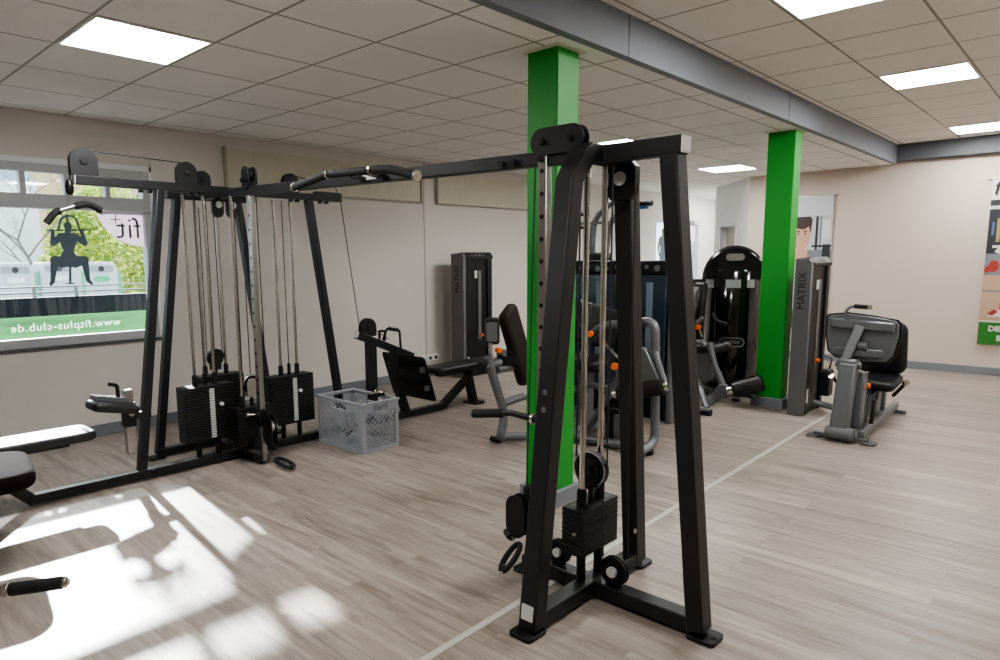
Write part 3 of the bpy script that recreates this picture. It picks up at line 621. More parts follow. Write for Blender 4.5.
# pull-up bar hung under the long beam
pu = [atX(u, v, 2.3) for u, v in ((294, 187.5), (327, 174.5), (345, 173.2), (371, 170), (392, 169), (417, 176))]
o = P_('pull_up_bar', MB().tube(fil(pu, .08), .017, 14), BLK2, 0)
for a_, b_ in ((pu[0], pu[1]), (pu[3]+(pu[4]-pu[3])*.05, pu[4])): pass
G = MB().tube(fil([pu[0], pu[1]], .05), .0235, 16); G.tube(fil([pu[3], pu[4], pu[5]], .1, 8), .0235, 16); G.tube([pu[1]+(pu[3]-pu[1])*.06, pu[1]+(pu[3]-pu[1])*.94], .021, 16); P_('foam_grip', G, RUB, 0, o)
R_ = MB()
for p, q in ((pu[0], pu[1]), (pu[1]+(pu[3]-pu[1])*.03, pu[3]), (pu[3], pu[4]), (pu[5], pu[4])): dv = (q-p).normalized(); R_.cyl(p-dv*.008, p+dv*.012, .027, 18)
P_('end_ring', R_, CHROME, .002, o, label='silver rings')
Bk = MB(); Bk.beam(pu[1]+(pu[3]-pu[1])*.3, V((2.49, (pu[1]+(pu[3]-pu[1])*.3).y, 1.99)), .05, .02); Bk.beam(pu[1]+(pu[3]-pu[1])*.75, V((2.49, (pu[1]+(pu[3]-pu[1])*.75).y, 1.985)), .05, .02); P_('bracket', Bk, BLK, .002, o)

# ---- far rig
FY, RY, ZT = 4.85, 5.31, 2.03
P_('base_beam', MB().beam((1.03, FY, .045), (4.72, FY, .045), .075, .06), BLK, .005)
P_('base_beam', MB().beam((2.02, RY, .045), (3.05, RY, .045), .075, .06), BLK, .005)
P_('base_beam', MB().beam((2.5, 4.53, .045), (2.5, 5.36, .045), .075, .06), BLK, .005)
o = P_('lat_arm', MB().beam((1.455, FY, 2.052), (2.5, FY, 2.042), .06, .06), BLK, .005)
P_('end_cap', MB().bb((1.45, FY-.028, 2.026), (1.457, FY+.028, 2.078)), LAB, .001, o, label='pale end cap')
P_('row_arm', MB().beam((2.5, FY, 2.042), (3.5, FY, 2.042), .06, .05), BLK, .005)
P_('top_beam', MB().beam((2.22, RY, ZT), (2.95, RY, ZT), .06, .05), BLK, .005)
o = leg([(1.72, FY, .03), (1.985, FY, 2.02)], .055, .068, Y_, None)
Bq = MB()
for x, z in ((1.741, .17), (1.755, .27)): bolts(Bq, (x, FY-.027, z), -Y_, .018, .01)
for x in (1.33, 1.5, 1.58): bolts(Bq, (x, FY-.037, .045), -Y_, .016, .01)
bolts(Bq, (1.79, FY-.037, .05), -Y_, .022, .012)
P_('bolt', Bq, BLK2, 0, o)
leg([(3.46, FY, .03), (3.185, FY, 2.02)], .055, .068, Y_, None)
leg([(2.03, RY, .03), (2.30, RY, 2.02)], .055, .068, Y_, (2.0, RY, .13, .11, 1, 0))
leg([(3.03, RY, .03), (2.80, RY, 2.02)], .055, .068, Y_, (3.06, RY, .13, .11, -1, 0))
Bq = MB()
for x in (1.86, 1.92, 2.2, 2.26, 3.02, 3.08, 3.3, 3.36): Bq.bb((x-.012, FY-.02, 1.995), (x+.012, FY+.02, 2.015))
P_('bolt', Bq, BLK2, .002)
# far chrome upright and carriage
CX2, CY2 = 2.5, 4.545
o = P_('chrome_upright', MB().bb((CX2-.02, CY2-.025, .03), (CX2+.02, CY2+.025, 2.02)), STEEL, .003, label='far chrome upright post with round holes')
Hh = MB()
for k in range(15): Hh.prism(circ(.0105, 12), (CX2-.0205, CY2, .45+k*.1), -Y_, Z_, .0015)
P_('adjustment_hole', Hh, BLK2, 0, o)
o = P_('pulley_housing', MB().prism(stadium(.17, .1), (CX2-.03, CY2+.0, 2.11), Z_, Y_, .012).prism(stadium(.17, .1), (CX2+.03, CY2, 2.11), Z_, Y_, .012), BLK2, .003)
P_('pulley_wheel', MB().cyl((CX2-.014, CY2, 2.14), (CX2+.014, CY2, 2.14), .045), BLK2, .003, o)
Bq = MB(); [bolts(Bq, (CX2-.036, CY2+dy, 2.10), -X_, .016, .014) for dy in (-.03, .03)]; P_('bolt', Bq, BLK2, 0, o)
o = P_('pulley_carriage', MB().bb((CX2-.035, CY2-.04, .3), (CX2+.035, CY2+.04, .43)), BLK2, .005)
G = MB()
for s in (-1, 1): G.prism(stadium(.24, .11), (CX2+.02+s*.02, CY2-.085, .27), Z_, Y_, .008)
P_('pulley_housing', G, BLK2, .003, o)
P_('pulley_wheel', MB().cyl((CX2+.008, CY2-.085, .3), (CX2+.032, CY2-.085, .3), .046).tube([(CX2+.045, CY2-.085+.055*math.cos(PI*k/10), .30+.055*math.sin(PI*k/10)) for k in range(11)], .005, 6), STEEL, 0, o)
P_('knob', MB().cyl((CX2-.03, CY2-.0, .39), (CX2-.1, CY2-.0, .40), .01, 12).cyl((CX2-.1, CY2, .40), (CX2-.12, CY2, .402), .016, 12), CHROME, 0, o, label='chrome pull knob')
wire((CX2+.02, CY2-.045, 2.1), (CX2+.02, CY2-.06, .36))
# four stacks of the far rig
def fullstack(x0, x1, y0, y1, z0, z1, n, rx, ry, label, strip=None, ztop=2.0, tags=True):
    o = stack(x0, x1, y0, y1, z0, z1, n, label)
    if strip: strip_on(o, strip, y0-.003, z0+.02, z1-.02, n)
    for x in rx:
        rod((x, ry, z1), (x, ry, ztop)); P_('rod_collar', MB().lathe([(.02, z1), (.02, z1+.07), (.014, z1+.085)], (x, ry, 0), Z_, 14), BLK2, 0)
        P_('stack_post', MB().cyl((x, ry, .07), (x, ry, z0+.01), .02, 12), BLK2, .002)
    mx_ = sum(rx)/2
    P_('cable_anchor', MB().cyl((mx_, ry, z1), (mx_, ry, z1+.09), .014, 12), BLK2, 0); wire((mx_, ry, z1+.08), (mx_, ry, ztop))
    return o
oa = fullstack(2.03, 2.42, 4.78, 4.92, .2, .615, 20, (2.145, 2.295), 4.85, 'large weight stack at the left of the far rig', 2.235)
P_('selector_pin', MB().cyl((2.3, 4.775, .47), (2.3, 4.75, .47), .014, 12), WHITEP, .002, oa, label='white selector pin')
oc = fullstack(2.72, 3.12, 4.78, 4.92, .2, .6, 20, (2.86, 3.01), 4.85, 'large weight stack at the right of the far rig', 2.94)
P_('selector_pin', MB().cyl((2.98, 4.775, .47), (2.98, 4.75, .47), .014, 12), WHITEP, .002, oc, label='white selector pin')
ob_ = fullstack(2.36, 2.66, 4.64, 4.76, .13, .43, 14, (2.43, 2.59), 4.70, 'short weight stack behind the far chrome upright', 2.545)
od = fullstack(2.36, 2.74, 5.24, 5.38, .2, .6, 18, (2.44, 2.62), 5.31, 'weight stack at the back of the far rig', None)
for c, z in (((2.51, 4.70), .60), ((2.53, 5.31), .74)):
    o = P_('travelling_pulley', MB().cyl((c[0], c[1]-.013, z), (c[0], c[1]+.013, z), .07, 28), BLK2, .003)
    G = MB()
    for s in (-1, 1): G.prism([(.045*math.cos(PI*j/12), .045*math.sin(PI*j/12)) for j in range(13)]+[(-.04, -.1), (.04, -.1)], (c[0], c[1]+s*.02, z), X_, Z_, .006)
    G.tube([(c[0]+.07*math.cos(PI*k/12), c[1]-.018, z+.07*math.sin(PI*k/12)) for k in range(13)], .006, 6)
    P_('bracket', G, STEEL if c[1] < 5 else BLK, .001, o)
    wire((c[0]-.066, c[1], z), (c[0]-.06, c[1], 1.95)); wire((c[0]+.066, c[1], z), (c[0]+.06, c[1], 1.95))
for x, y in ((2.455, 4.96), (2.58, 4.98)):
    o = P_('pulley_housing', MB().prism(stadium(.15, .085), (x, y, 1.93), Z_, X_, .04), BLK2, .004); P_('hub', MB().cyl((x, y-.02, 1.95), (x, y-.03, 1.95), .026, 18), LAB, .002, o, label='pale hub disc')
pulley((2.44, 4.66, .16), X_, .055)
# top pulleys with cheek plates (above the arms)
pulley((1.515, FY, 2.17), Y_, .068, BLK2, (.082, .09)); pulley((2.18, FY, 2.155), Y_, .06, BLK2, (.072, .085)); pulley((3.02, FY, 2.145), Y_, .055, BLK2, (.07, .08)); pulley((2.35, FY+.12, 2.13), Y_, .05, BLK2, (.06, .08))
wire((1.515, FY, 2.24), (2.18, FY, 2.218), (2.245, FY, 2.16)); wire((1.443, FY, 2.17), (1.43, FY, 2.03))
wire((3.02, FY, 2.205), (3.45, FY, 2.15), (3.5, FY, 2.06)); P_('pulley_bracket', MB().bb((3.25, FY-.03, 2.06), (3.5, FY+.03, 2.09)), BLK, .003)
wire((3.5, FY, 2.06), (3.66, FY, .97))
# lat pulldown: base upright, thigh pad on a sliding chrome post
o = P_('seat_support', MB().beam((1.06, FY, .03), (.8, FY, .30), .07, .06, Y_), BLK, .005)
P_('bench_pad', MB().pad((.97, 4.80, .425), (.88, .3, .06), None, .022), VINYL, 0, label='black bench pad catching the window light')
P_('pad_bracket', MB().beam((.62, FY, .37), (1.28, FY, .37), .08, .05).beam((.8, FY, .28), (.78, FY, .39), .07, .06, Y_), BLK, .004)
o = P_('thigh_pad_post', MB().bb((1.64, 4.83, .21), (1.70, 4.885, .66)), STEEL, .004, label='chrome sliding post')
P_('slide_sleeve', MB().bb((1.63, 4.82, .40), (1.71, 4.89, .57)).beam((1.70, FY, .47), (1.81, FY, .47), .06, .05), BLK, .005, o)
P_('knob', MB().cyl((1.67, 4.82, .5), (1.67, 4.79, .5), .022, 16), STEEL, .003, o)
P_('thigh_pad', MB().pad((1.555, 4.80, .565), (.30, .22, .06), M.Rotation(.22, 3, 'Y'), .025), VINYL, 0)
P_('pad_plate', MB().box((1.56, 4.86, .61), (.22, .1, .035), M.Rotation(.22, 3, 'Y')), GREY, .004, label='silver plate on top of the thigh pad')
P_('lever', MB().tube(fil([(1.605, 4.84, .60), (1.605, 4.84, .70), (1.55, 4.84, .715)], .02), .013, 10), BLK2, 0, o)
# low row station to the right
P_('row_post', MB().beam((3.785, FY, .05), (3.785, FY, .82), .075, .085, X_), BLK, .005)
o = P_('row_frame', MB().beam((3.63, FY, .865), (4.28, FY, .60), .07, .065).beam((4.2, FY, .04), (4.06, FY, .42), .07, .07, Y_).beam((4.06, FY, .40), (4.05, FY, .7), .07, .06, Y_), BLK, .005)
P_('end_cap', MB().prism(rrect(.06, .055, .008), (3.628, FY, .866), Y_, V((.4, 0, 1)).normalized(), .006), LAB, .001, o, label='pale end cap')
pulley((3.755, FY, .92), Y_, .075, BLK2, (.085, .08))
wire((3.67, FY, .95), (3.66, FY, .97)); wire((3.83, FY, .9), (4.0, FY, .79))
pc_ = V((4.235, FY, .41)); ux_ = Y_; uy_ = V((-.33, 0, 1)).normalized()
o = P_('foot_plate_board', MB().prism(rrect(.62, .46, .03), pc_, ux_, uy_, .012), BLK, .003)
G = MB()
for z in (-.09, .1):
    G.beam(pc_+uy_*z+V((-.03, -.25, 0)), pc_+uy_*z+V((-.03, .25, 0)), .03, .03)
P_('foot_rail', G, BLK2, .003, o)
P_('rail_tip', MB().beam(pc_+uy_*.1+V((-.03, -.28, 0)), pc_+uy_*.1+V((-.03, -.25, 0)), .05, .05).beam(pc_-uy_*.09+V((-.03, -.28, 0)), pc_-uy_*.09+V((-.03, -.25, 0)), .05, .05), GREY, .004, o, label='grey tip')
P_('bench_leg', MB().beam((4.68, FY, .045), (5.08, FY, .3), .07, .065).beam((5.14, FY, .02), (5.04, FY, .40), .07, .08, Y_), BLK, .005)
P_('foot_plate', MB().prism(rrect(.15, .2, .02), (5.15, FY, .009), X_, Y_, .018), BLK2, .003)
P_('bench_rail', MB().beam((4.62, FY, .38), (5.4, FY, .38), .08, .05), BLK, .004)
P_('bench_pad', MB().pad((5.0, FY, .425), (.98, .3, .065), None, .022), VINYL, 0, label='black row bench pad')

# ---- things hanging from the machine
t = thing('lat_bar', 'short bent pulldown bar with foam ends hanging in front of the window', 'lat bar', (1.432, FY, 1.9))
lb = [atY(u, v, FY) for u, v in ((46.5, 223), (54.5, 212.5), (70, 207.5), (88, 203), (102, 211))]
MB().tube(fil(lb, .06), .014, 12).build('bar', STEEL, t)
for p, q in ((lb[0], lb[1]), (lb[4], lb[3])): pass
MB().tube(fil([lb[0], lb[1], lb[1]+(lb[2]-lb[1])*.35], .06), .022, 14).build('foam_grip', RUB, t); MB().tube(fil([lb[4], lb[3], lb[3]+(lb[2]-lb[3])*.75], .06), .022, 14).build('foam_grip', RUB, t)
dv = (lb[4]-lb[3]).normalized(); MB().cyl(lb[4]-dv*.002, lb[4]+dv*.012, .024, 16).build('end_cap', STEEL, t, bev=.002)
hx = 1.425
MB().lathe([(.012, 0), (.022, .015), (.026, .05), (.018, .085), (.008, .1)], (hx, FY, 1.955), Z_, 16).build('cable_stop', BLK2, t)
MB().tube([(hx+.016*math.cos(2*PI*k/20), FY, 1.915+.042*math.sin(2*PI*k/20)) for k in range(20)], .004, 7, True).cyl((hx, FY, 1.87), (hx, FY, 1.885), .01).build('carabiner', STEEL, t)
def strap(p0, p1, p2, label, wdt=.05):
    """loop of cable handle: swivel, hook and padded strap grip"""
    p0, p1, p2 = V(p0), V(p1), V(p2); t = thing('cable_stirrup', label, 'cable handle', p0)
    MB().lathe([(.02, 0), (.024, .02), (.018, .07)], p0, (p0-p1), 16).build('cable_stop', BLK2, t)
    MB().tube([p0, p0+(p1-p0)*.5+V((-.012, 0, 0)), p1], .005, 8).build('hook', STEEL, t)
    d_ = (p2-p1); L_ = d_.length; d_.normalize(); s_ = d_.cross(Z_).normalized() if abs(d_.z) < .9 else V((.55, -.83, 0)); n_ = 14; B = MB()
    out = [(L_/2+L_/2*math.cos(2*PI*k/24), wdt*math.sin(2*PI*k/24)) for k in range(24)]; 
    B.tube([p1+d_*x+s_*y for x, y in out], .0135, 8, True); B.build('strap', RUB, t)
    MB().cyl(p1+d_*L_*.86-s_*wdt*.6, p1+d_*L_*.86+s_*wdt*.6, .013, 12).build('grip', BLK2, t)
    MB().cyl(p2-d_*.004, p2+d_*.014, .009, 10).build('tip', STEEL, t)
hp = [atX(512, 537, 2.42), atX(519, 544, 2.38), atX(502, 571, 2.24)]
strap(hp[0], hp[1], (hp[2].x, hp[2].y, max(.025, hp[2].z)), 'black padded cable handle hanging from the near chrome upright, over bare floor', .024)
strap((2.52, 4.42, .13), (2.53, 4.41, .065), (2.57, 4.25, .02), 'black padded cable handle lying at the foot of the far chrome upright', .04)
t = thing('row_handle', 'black close grip handle resting on the sloping arm of the low row station', 'row handle', (4.0, FY, .75))
q = [V((3.93, FY-.03, .80)), V((3.95, FY-.04, .90)), V((4.09, FY-.05, .87)), V((4.09, FY-.05, .74))]
MB().tube(fil([V((3.93, FY, .79)), q[1], q[2], V((4.10, FY-.05, .70))], .025), .011, 10).build('bar', BLK2, t)
MB().tube(fil([V((3.89, FY, .80)), V((3.89, FY, .88)), V((3.96, FY, .87)), V((3.95, FY, .78))], .02), .012, 10).build('link', BLK2, t)
MB().cyl(q[1]+(q[2]-q[1])*.12, q[1]+(q[2]-q[1])*.88, .017, 12).build('grip', RUB, t)
t = thing('padded_bench', 'dark brown padded bench end cut off by the left edge of the photo', 'bench', (.58, 4.29, 0))
MB().pad((.60, 4.24, .425), (.66, .62, .09), M.Rotation(-.16, 3, 'Z'), .035).build('bench_pad', mat('dark_brown_vinyl', (30, 23, 21), .9, 0, .04), t)
MB().bb((.32, 4.0, .36), (.7, 4.46, .385)).build('pad_board', BLK, t, bev=.004)
for y in (4.05, 4.4): MB().beam((.40, y, .0), (.40, y, .365), .06, .06, X_).build('leg', BLK, t, bev=.004)
# bar end of another machine at the left edge
t = thing('machine_handle', 'black foam grip bar poking in at the bottom left corner', 'machine handle', (-.05, 2.9, 0))
h0, h1 = atZ(63, 582.5, .38), atZ(10, 589.5, .37)
dv = (h1-h0).normalized(); MB().cyl(h0, h1, .024, 18).build('foam_grip', RUB, t, bev=.004)
MB().cyl(h0-dv*.012, h0, .021, 16).cyl(h0-dv*.022, h0-dv*.012, .012, 12).cyl(h1, h1+dv*.02, .028, 16).build('end_cap', STEEL, t, bev=.002)
e_ = h1+dv*.75; MB().tube(fil([h1, e_, (e_.x, e_.y, .03)], .08), .018, 12).build('bar', GREYD, t)
MB().prism(rrect(.3, .2, .03), (e_.x, e_.y, .012), X_, Y_, .024).build('base_plate', BLK, t)
# ================================================================== CRATE
t = thing('plastic_crate', 'grey lattice plastic crate full of cable attachments, standing on the floor', 'crate', (3.34, 4.48, 0))
KX0, KX1, KY0, KY1, KH = 3.155, 3.525, 4.18, 4.78, .40
def side(name, o, ux, wd, label=None):
    o = V(o); B = MB(); n = ux.cross(Z_)
    def bar(x0, z0, x1, z1, wv, tv=.006): B.beam(o+ux*x0+Z_*z0, o+ux*x1+Z_*z1, tv, wv, (Z_ if abs(z1-z0) < abs(x1-x0)*3 else ux))
    za, zb = .03, KH-.075
    for sgn in (-1, 1):
        c = -KH
        while c < wd+KH:
            # clipped diagonal line x = c + sgn*(z-za)
            p = [c, za, c+sgn*(zb-za), zb]
            if sgn < 0: p = [c, za, c-(zb-za), zb]
            x0, z0, x1, z1 = p; dx = x1-x0
            t0, t1 = 0, 1
            lo, hi = .03, wd-.03
            a_, b_ = (lo-x0)/dx, (hi-x0)/dx; a_, b_ = min(a_, b_), max(a_, b_); t0, t1 = max(t0, a_), min(t1, b_)
            if t1-t0 > .04: bar(x0+dx*t0, z0+(z1-z0)*t0, x0+dx*t1, z0+(z1-z0)*t1, .0085)
            c += .046
    q = [(0, 0, wd, .032), (0, KH-.025, wd, KH), (0, 0, .035, KH), (wd-.035, 0, wd, KH), (0, zb, wd*.32, KH-.025), (wd*.68, zb, wd, KH-.025), (wd*.32, zb-.012, wd*.68, zb+.004)]
    if wd > .5: q.append((wd*.38, zb-.14, wd*.62, zb))
    for k_, (x0, z0, x1, z1) in enumerate(q): B.beam(o+ux*(x0+.0011*k_)+Z_*(z0+z1)/2, o+ux*(x1-.0011*k_)+Z_*(z0+z1)/2, .012+.0012*k_+(.0006 if wd > .5 else 0), z1-z0)
    return B.build(name, CRATE, t, bev=.002)
side('side_panel', (KX0, KY1, 0), -Y_, .6); side('side_panel', (KX1, KY0, 0), Y_, .6); side('end_panel', (KX0, KY0, 0), X_, .37); side('end_panel', (KX1, KY1, 0), -X_, .37)
MB().bb((KX0, KY0, .004), (KX1, KY1, .016)).build('base', CRATE, t)
R_ = MB()
for k_, (a_, b_) in enumerate((((KX0-.012, KY0-.012), (KX0+.02, KY1+.012)), ((KX1-.02, KY0-.012), (KX1+.012, KY1+.012)), ((KX0-.01, KY0-.011), (KX1+.01, KY0+.02)), ((KX0-.01, KY1-.02), (KX1+.01, KY1+.011)))): R_.bb((*a_, KH-.012-.0005*k_), (*b_, KH+.006+.0005*k_))
R_.build('rim', CRATE, t, bev=.004)
def attach(p, q, label, grip):
    p, q = V(p), V(q); d_ = (q-p).normalized(); k = thing('cable_attachment', label, 'cable attachment', (p+q)/2, 'chrome attachments in the crate')
    mid = (p+q)/2; MB().tube(fil([p, p+(q-p)*.3+Z_*.02, q-(q-p)*.3+Z_*.02, q], .03), .012, 10).build('bar', CHROME, k)
    MB().cyl(p, p+d_*.09, .018, 14).build('grip', RUB if grip else CHROME, k); MB().cyl(q-d_*.09, q, .018, 14).build('grip', RUB if grip else CHROME, k)
    MB().tube([mid+Z_*.03+V((.014*math.cos(2*PI*j/14), 0, .014*math.sin(2*PI*j/14))) for j in range(14)], .004, 6, True).build('eyelet', CHROME, k)
attach(atZ(368.5, 396, .41), atZ(385, 393.5, .43), 'chrome bar with dark grip sticking out of the top of the crate', True)
attach((3.25, 4.30, .30), (3.43, 4.33, .36), 'chrome bar near the rim inside the crate', False)
attach((3.21, 4.35, .16), (3.24, 4.68, .20), 'chrome bar leaning inside the long side of the crate', False)
attach((3.28, 4.23, .14), (3.47, 4.24, .09), 'chrome bar lying low behind the short end of the crate', False)
attach((3.3, 4.6, .06), (3.44, 4.4, .22), 'chrome bar with dark grips at the bottom of the crate', True)

# ================================================================== WEIGHT TOWERS AND GREY MACHINES
TXT = mat('lettering_black', (18, 18, 20), .5)
TXTG = mat('lettering_grey', (150, 152, 156), .4)
def tower(root, x0, y0, wx, dy, H, lettered=True):
    """slim weight tower: narrow grey end facing -X, black front facing -Y"""
    B = MB().prism(rrect(dy, 2, .012)[:0] or [(y0, 0), (y0+dy, 0), (y0+dy, H-.005), (y0+.03, H-.005), (y0, H-.035)], (x0, 0, 0), Y_, Z_, .05, False)
    e = B.build('side_panel', GREYD, root, bev=.008, label='grey end panel')
    F = MB().bb((x0+.05, y0+.02, .0), (x0+wx-.02, y0+dy, H-.07)); F.bb((x0+.05, y0-.0, .0), (x0+.13, y0+.03, H-.08)); F.bb((x0+wx-.1, y0, .0), (x0+wx-.02, y0+.03, H-.08)); F.build('shroud', BLK2, root, bev=.006)
    MB().prism([(-.01, 0), (dy, 0), (dy, .07), (.035, .085), (-.01, .03)], (x0+.045, y0, H-.075), Y_, Z_, wx-.05, False).build('top_cap', BLK, root, bev=.006)
    G = MB()
    for i in range(5): G.box((x0+.16+i*(wx-.28)/4, y0-.003, H-.04+.02*math.sin(i)), (.035, .004, .03))
    G.build('display', GREYD, root)
    MB().bb((x0+wx*.52, y0+.012, H*.3), (x0+wx*.62, y0+.024, H*.86)).build('slot', GREYD, root, bev=.003, label='grey slot for the weight pin')
    MB().bb((x0+wx*.40, y0+.01, H*.80), (x0+wx*.48, y0+.022, H*.86)).build('sign_plate', LAB, root, bev=.003)
    MB().bb((x0+.065, y0-.006, H*.08), (x0+.105, y0+.0, H*.17)).build('sticker', LAB, root)
    MB().cyl((x0+wx*.62, y0+.02, H*.335), (x0+wx*.62, y0-.015, H*.335), .018, 16).build('selector_pin', ORANGE, root, bev=.003)
    MB().bb((x0+wx-.02, y0+.01, 0), (x0+wx, y0+dy, H-.02)).build('side_panel', GREYD, root, bev=.006)
    if lettered: MB().text('MATRIX', .098, (x0-.001, y0+dy*.5, H*.795), Z_, Y_, .0).build('lettering', TXT, root, label='black upright lettering')
# tower by the window wall, with the front of a seated machine
t = thing('weight_tower', 'tall black and grey weight tower against the window wall behind the row bench', 'weight tower', (6.4, 6.05, 0))
tower(t, 6.12, 5.93, .56, .22, 1.595)
# tower beside the far pillar, feeding the leg press
t = thing('leg_press_machine', 'grey leg press with slim weight tower and wide foot plate, right of far green pillar', 'gym machine', (6.6, 1.7, 0))
tower(t, 6.78, 2.05, .58, .15, 1.51)
c = atX(822, 386, 7.15); MB().prism(rrect(.15, .26, .03), (7.12, 1.96, .30), X_, Z_, .09).build('pulley_cover', BLK2, t, bev=.01); MB().tube([(7.05, 2.04, .1), (7.05, 1.75, .06), (6.9, 1.6, .05)], .03, 10).build('connecting_tube', GREY, t)
MB().tube([V((7.2, 2.02, .55)), V((7.24, 1.95, .52)), V((7.2, 1.96, .42))], .008, 6).build('cable', CABLE, t)
# ---- leg press
b0 = V((6.1, 1.53, 0))
def Q(u, v, x): return atX(u, v, x)
MB().beam((6.09, 1.555, .05), (6.2, 1.535, .64), .13, .14, X_).build('front_post', GREY, t, bev=.015)
MB().beam((6.30, 1.47, .08), (6.33, 1.47, .56), .07, .12, X_).build('rear_post', GREY, t, bev=.012)
MB().cyl((6.05, 1.64, .07), (6.05, 1.43, .07), .055, 20).build('pivot', GREYD, t, bev=.005)
MB().beam((6.12, 1.75, .03), (6.12, 1.34, .03), .05, .03).build('foot_bar', GREY, t, bev=.005)
for y in (1.75, 1.33): MB().prism(rrect(.13, .1, .02), (6.12, y, .009), X_, Y_, .018).build('foot_plate', GREYD, t, bev=.003)
for y in (1.6, 1.40): MB().beam((6.12, y, .07), (7.5, y+.03, .09), .05, .06).build('base_rail', GREY, t, bev=.008)
MB().beam((7.5, 1.78, .03), (7.5, 1.34, .03), .06, .035).build('foot_bar', GREY, t, bev=.005)
LPX = 6.335
MB().beam(Q(843, 364, 6.2), Q(861, 326, 6.29), .075, .06, X_).build('press_arm', GREY, t, bev=.012)
MB().bb((6.14, 1.47, .58), (6.26, 1.62, .68)).build('arm_joint', GREY, t, bev=.015)
MB().cyl((6.2, 1.64, .63), (6.2, 1.45, .63), .03, 16).build('pivot', GREYD, t, bev=.004)
q = Q(863, 346, 6.28); MB().cyl(q+V((0, .035, 0)), q-V((0, .035, 0)), .04, 16).build('pivot', GREYD, t, bev=.004)
def ppoly(pts, grow=0):
    pq = [Q(u, v, LPX) for u, v in pts]; cy_ = sum(p.y for p in pq)/len(pq); cz_ = sum(p.z for p in pq)/len(pq)
    return [(-(p.y-cy_)*(1+grow)-cy_, (p.z-cz_)*(1+grow)+cz_) for p in pq]
PPX = [(828, 317.5), (831, 315), (849, 313.6), (875, 317), (896, 321), (899.5, 325), (899, 336), (893, 356), (886, 362), (862, 361.5), (836, 356), (829, 350), (827, 335)]
MB().prism(ppoly(PPX), (LPX, 0, 0), -Y_, Z_, .02).build('foot_plate_board', GREY, t, bev=.006, label='wide grey foot plate')
MB().prism(ppoly(PPX, .065), (LPX+.02, 0, 0), -Y_, Z_, .018).build('plate_edge', BLK2, t, bev=.004)
MB().beam(Q(831, 322, 6.29), Q(894.5, 328, 6.29), .05, .075).build('cross_beam', GREY, t, bev=.012)
MB().beam(Q(835, 350.5, 6.29), Q(884, 354, 6.29), .05, .07).build('cross_beam', GREY, t, bev=.012)
hb = [Q(845, 322, 6.3), Q(846, 310, 6.3), Q(852, 306, 6.3), Q(872, 307.5, 6.3)]
o = MB().tube(fil(hb, .05), .013, 10).build('top_handle', GREY, t); d_ = (hb[3]-hb[2]).normalized(); MB().cyl(hb[2]+d_*.02, hb[3]-d_*.03, .019, 14).build('grip', RUB, o); MB().cyl(hb[3]-d_*.03, hb[3], .018, 14).build('tip', CHROME, o)
MB().pad(Q(881, 347, 7.05), (.50, .42, .10), M.Rotation(-PI/2-.22, 3, 'Y'), .045).build('backrest', VINYL, t)
MB().pad(Q(880, 381.5, 6.9), (.42, .30, .085), M.Rotation(-.1, 3, 'Y'), .04).build('seat', VINYL, t)
MB().beam((6.9, 1.5, .08), (6.95, 1.5, .36), .1, .14, X_).beam((7.2, 1.5, .1), (7.2, 1.5, .6), .08, .08, X_).beam((6.6, 1.5, .1), (7.0, 1.5, .34), .06, .07).build('seat_frame', GREY, t, bev=.01)
for s, nm in ((-1, ''), (1, '')):
    yb = 1.5+s*.2; hh = [V((7.05, yb, .3)), V((7.0, yb+s*.08, .28)), V((6.85, yb+s*.13, .40))]
    if s < 0: hh = [V((7.05, 1.36, .28)), Q(893, 396, 7.0), Q(905, 384, 6.9)]
    o = MB().tube(fil(hh, .04), .016, 10).build('seat_handle', BLK2, t); d_ = (hh[2]-hh[1]).normalized(); MB().cyl(hh[2], hh[2]+d_*.03, .026, 14).build('tip', CHROME, o)
MB().cyl((6.55, 1.50, .41), (6.55, 1.45, .41), .025, 16).build('adjuster_knob', ORANGE, t, bev=.004)
MB().cyl((6.5, 1.6, .49), (6.5, 1.56, .49), .02, 16).build('adjuster_knob', ORANGE, t, bev=.004)
MB().beam((6.35, 1.45, .1), (6.75, 1.46, .33), .025, .05).beam((6.45, 1.40, .1), (6.5, 1.40, .3), .03, .04, X_).build('linkage', BLK2, t, bev=.004)

# ---- round shrouded machine with leg extension arm, left of the far pillar
t = thing('leg_extension_machine', 'glossy black machine with domed shroud and foam leg rollers, left of far green pillar', 'gym machine', (7.35, 3.05, 0))
ax2 = V((.92, .39, 0)).normalized(); sx2 = V((.39, -.92, 0)).normalized(); ctr = V((7.55, 3.09, 0))
MB().lathe([(.30, .06), (.305, .08), (.305, 1.36), (.295, 1.38)], ctr, Z_, 40).build('shroud', GLOSSB, t)
arch = [(-.34, .05), (-.34, 1.28)]+[(.34*math.cos(PI-PI*j/20), 1.28+.37*math.sin(PI*j/20)) for j in range(1, 20)]+[(.34, 1.28), (.34, .05)]
MB().prism(arch, ctr+ax2*.12, sx2, Z_, .26).build('rear_arch', mat('arch_dark', (52, 53, 56), .2, .4, .5), t, bev=.02)
cap = [(-.315, 1.28)]+[(.315*math.cos(PI-PI*j/20), 1.30+.33*math.sin(PI*j/20)) for j in range(0, 21)]+[(.315, 1.28)]
MB().prism(cap, ctr-ax2*.10, sx2, Z_, .30).build('dome', GLOSSB, t, bev=.03)
B = MB()  # pale patches painted on as reflections in the glossy shroud
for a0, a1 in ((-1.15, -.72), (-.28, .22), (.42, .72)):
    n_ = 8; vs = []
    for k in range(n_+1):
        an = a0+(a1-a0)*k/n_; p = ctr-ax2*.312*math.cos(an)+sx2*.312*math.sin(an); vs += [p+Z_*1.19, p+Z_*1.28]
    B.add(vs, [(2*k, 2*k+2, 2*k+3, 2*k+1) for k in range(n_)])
B.build('shroud_reflection', mat('shroud_reflection', (168, 172, 176), .25, .2, .6), t, label='pale painted reflection patches round the shroud')
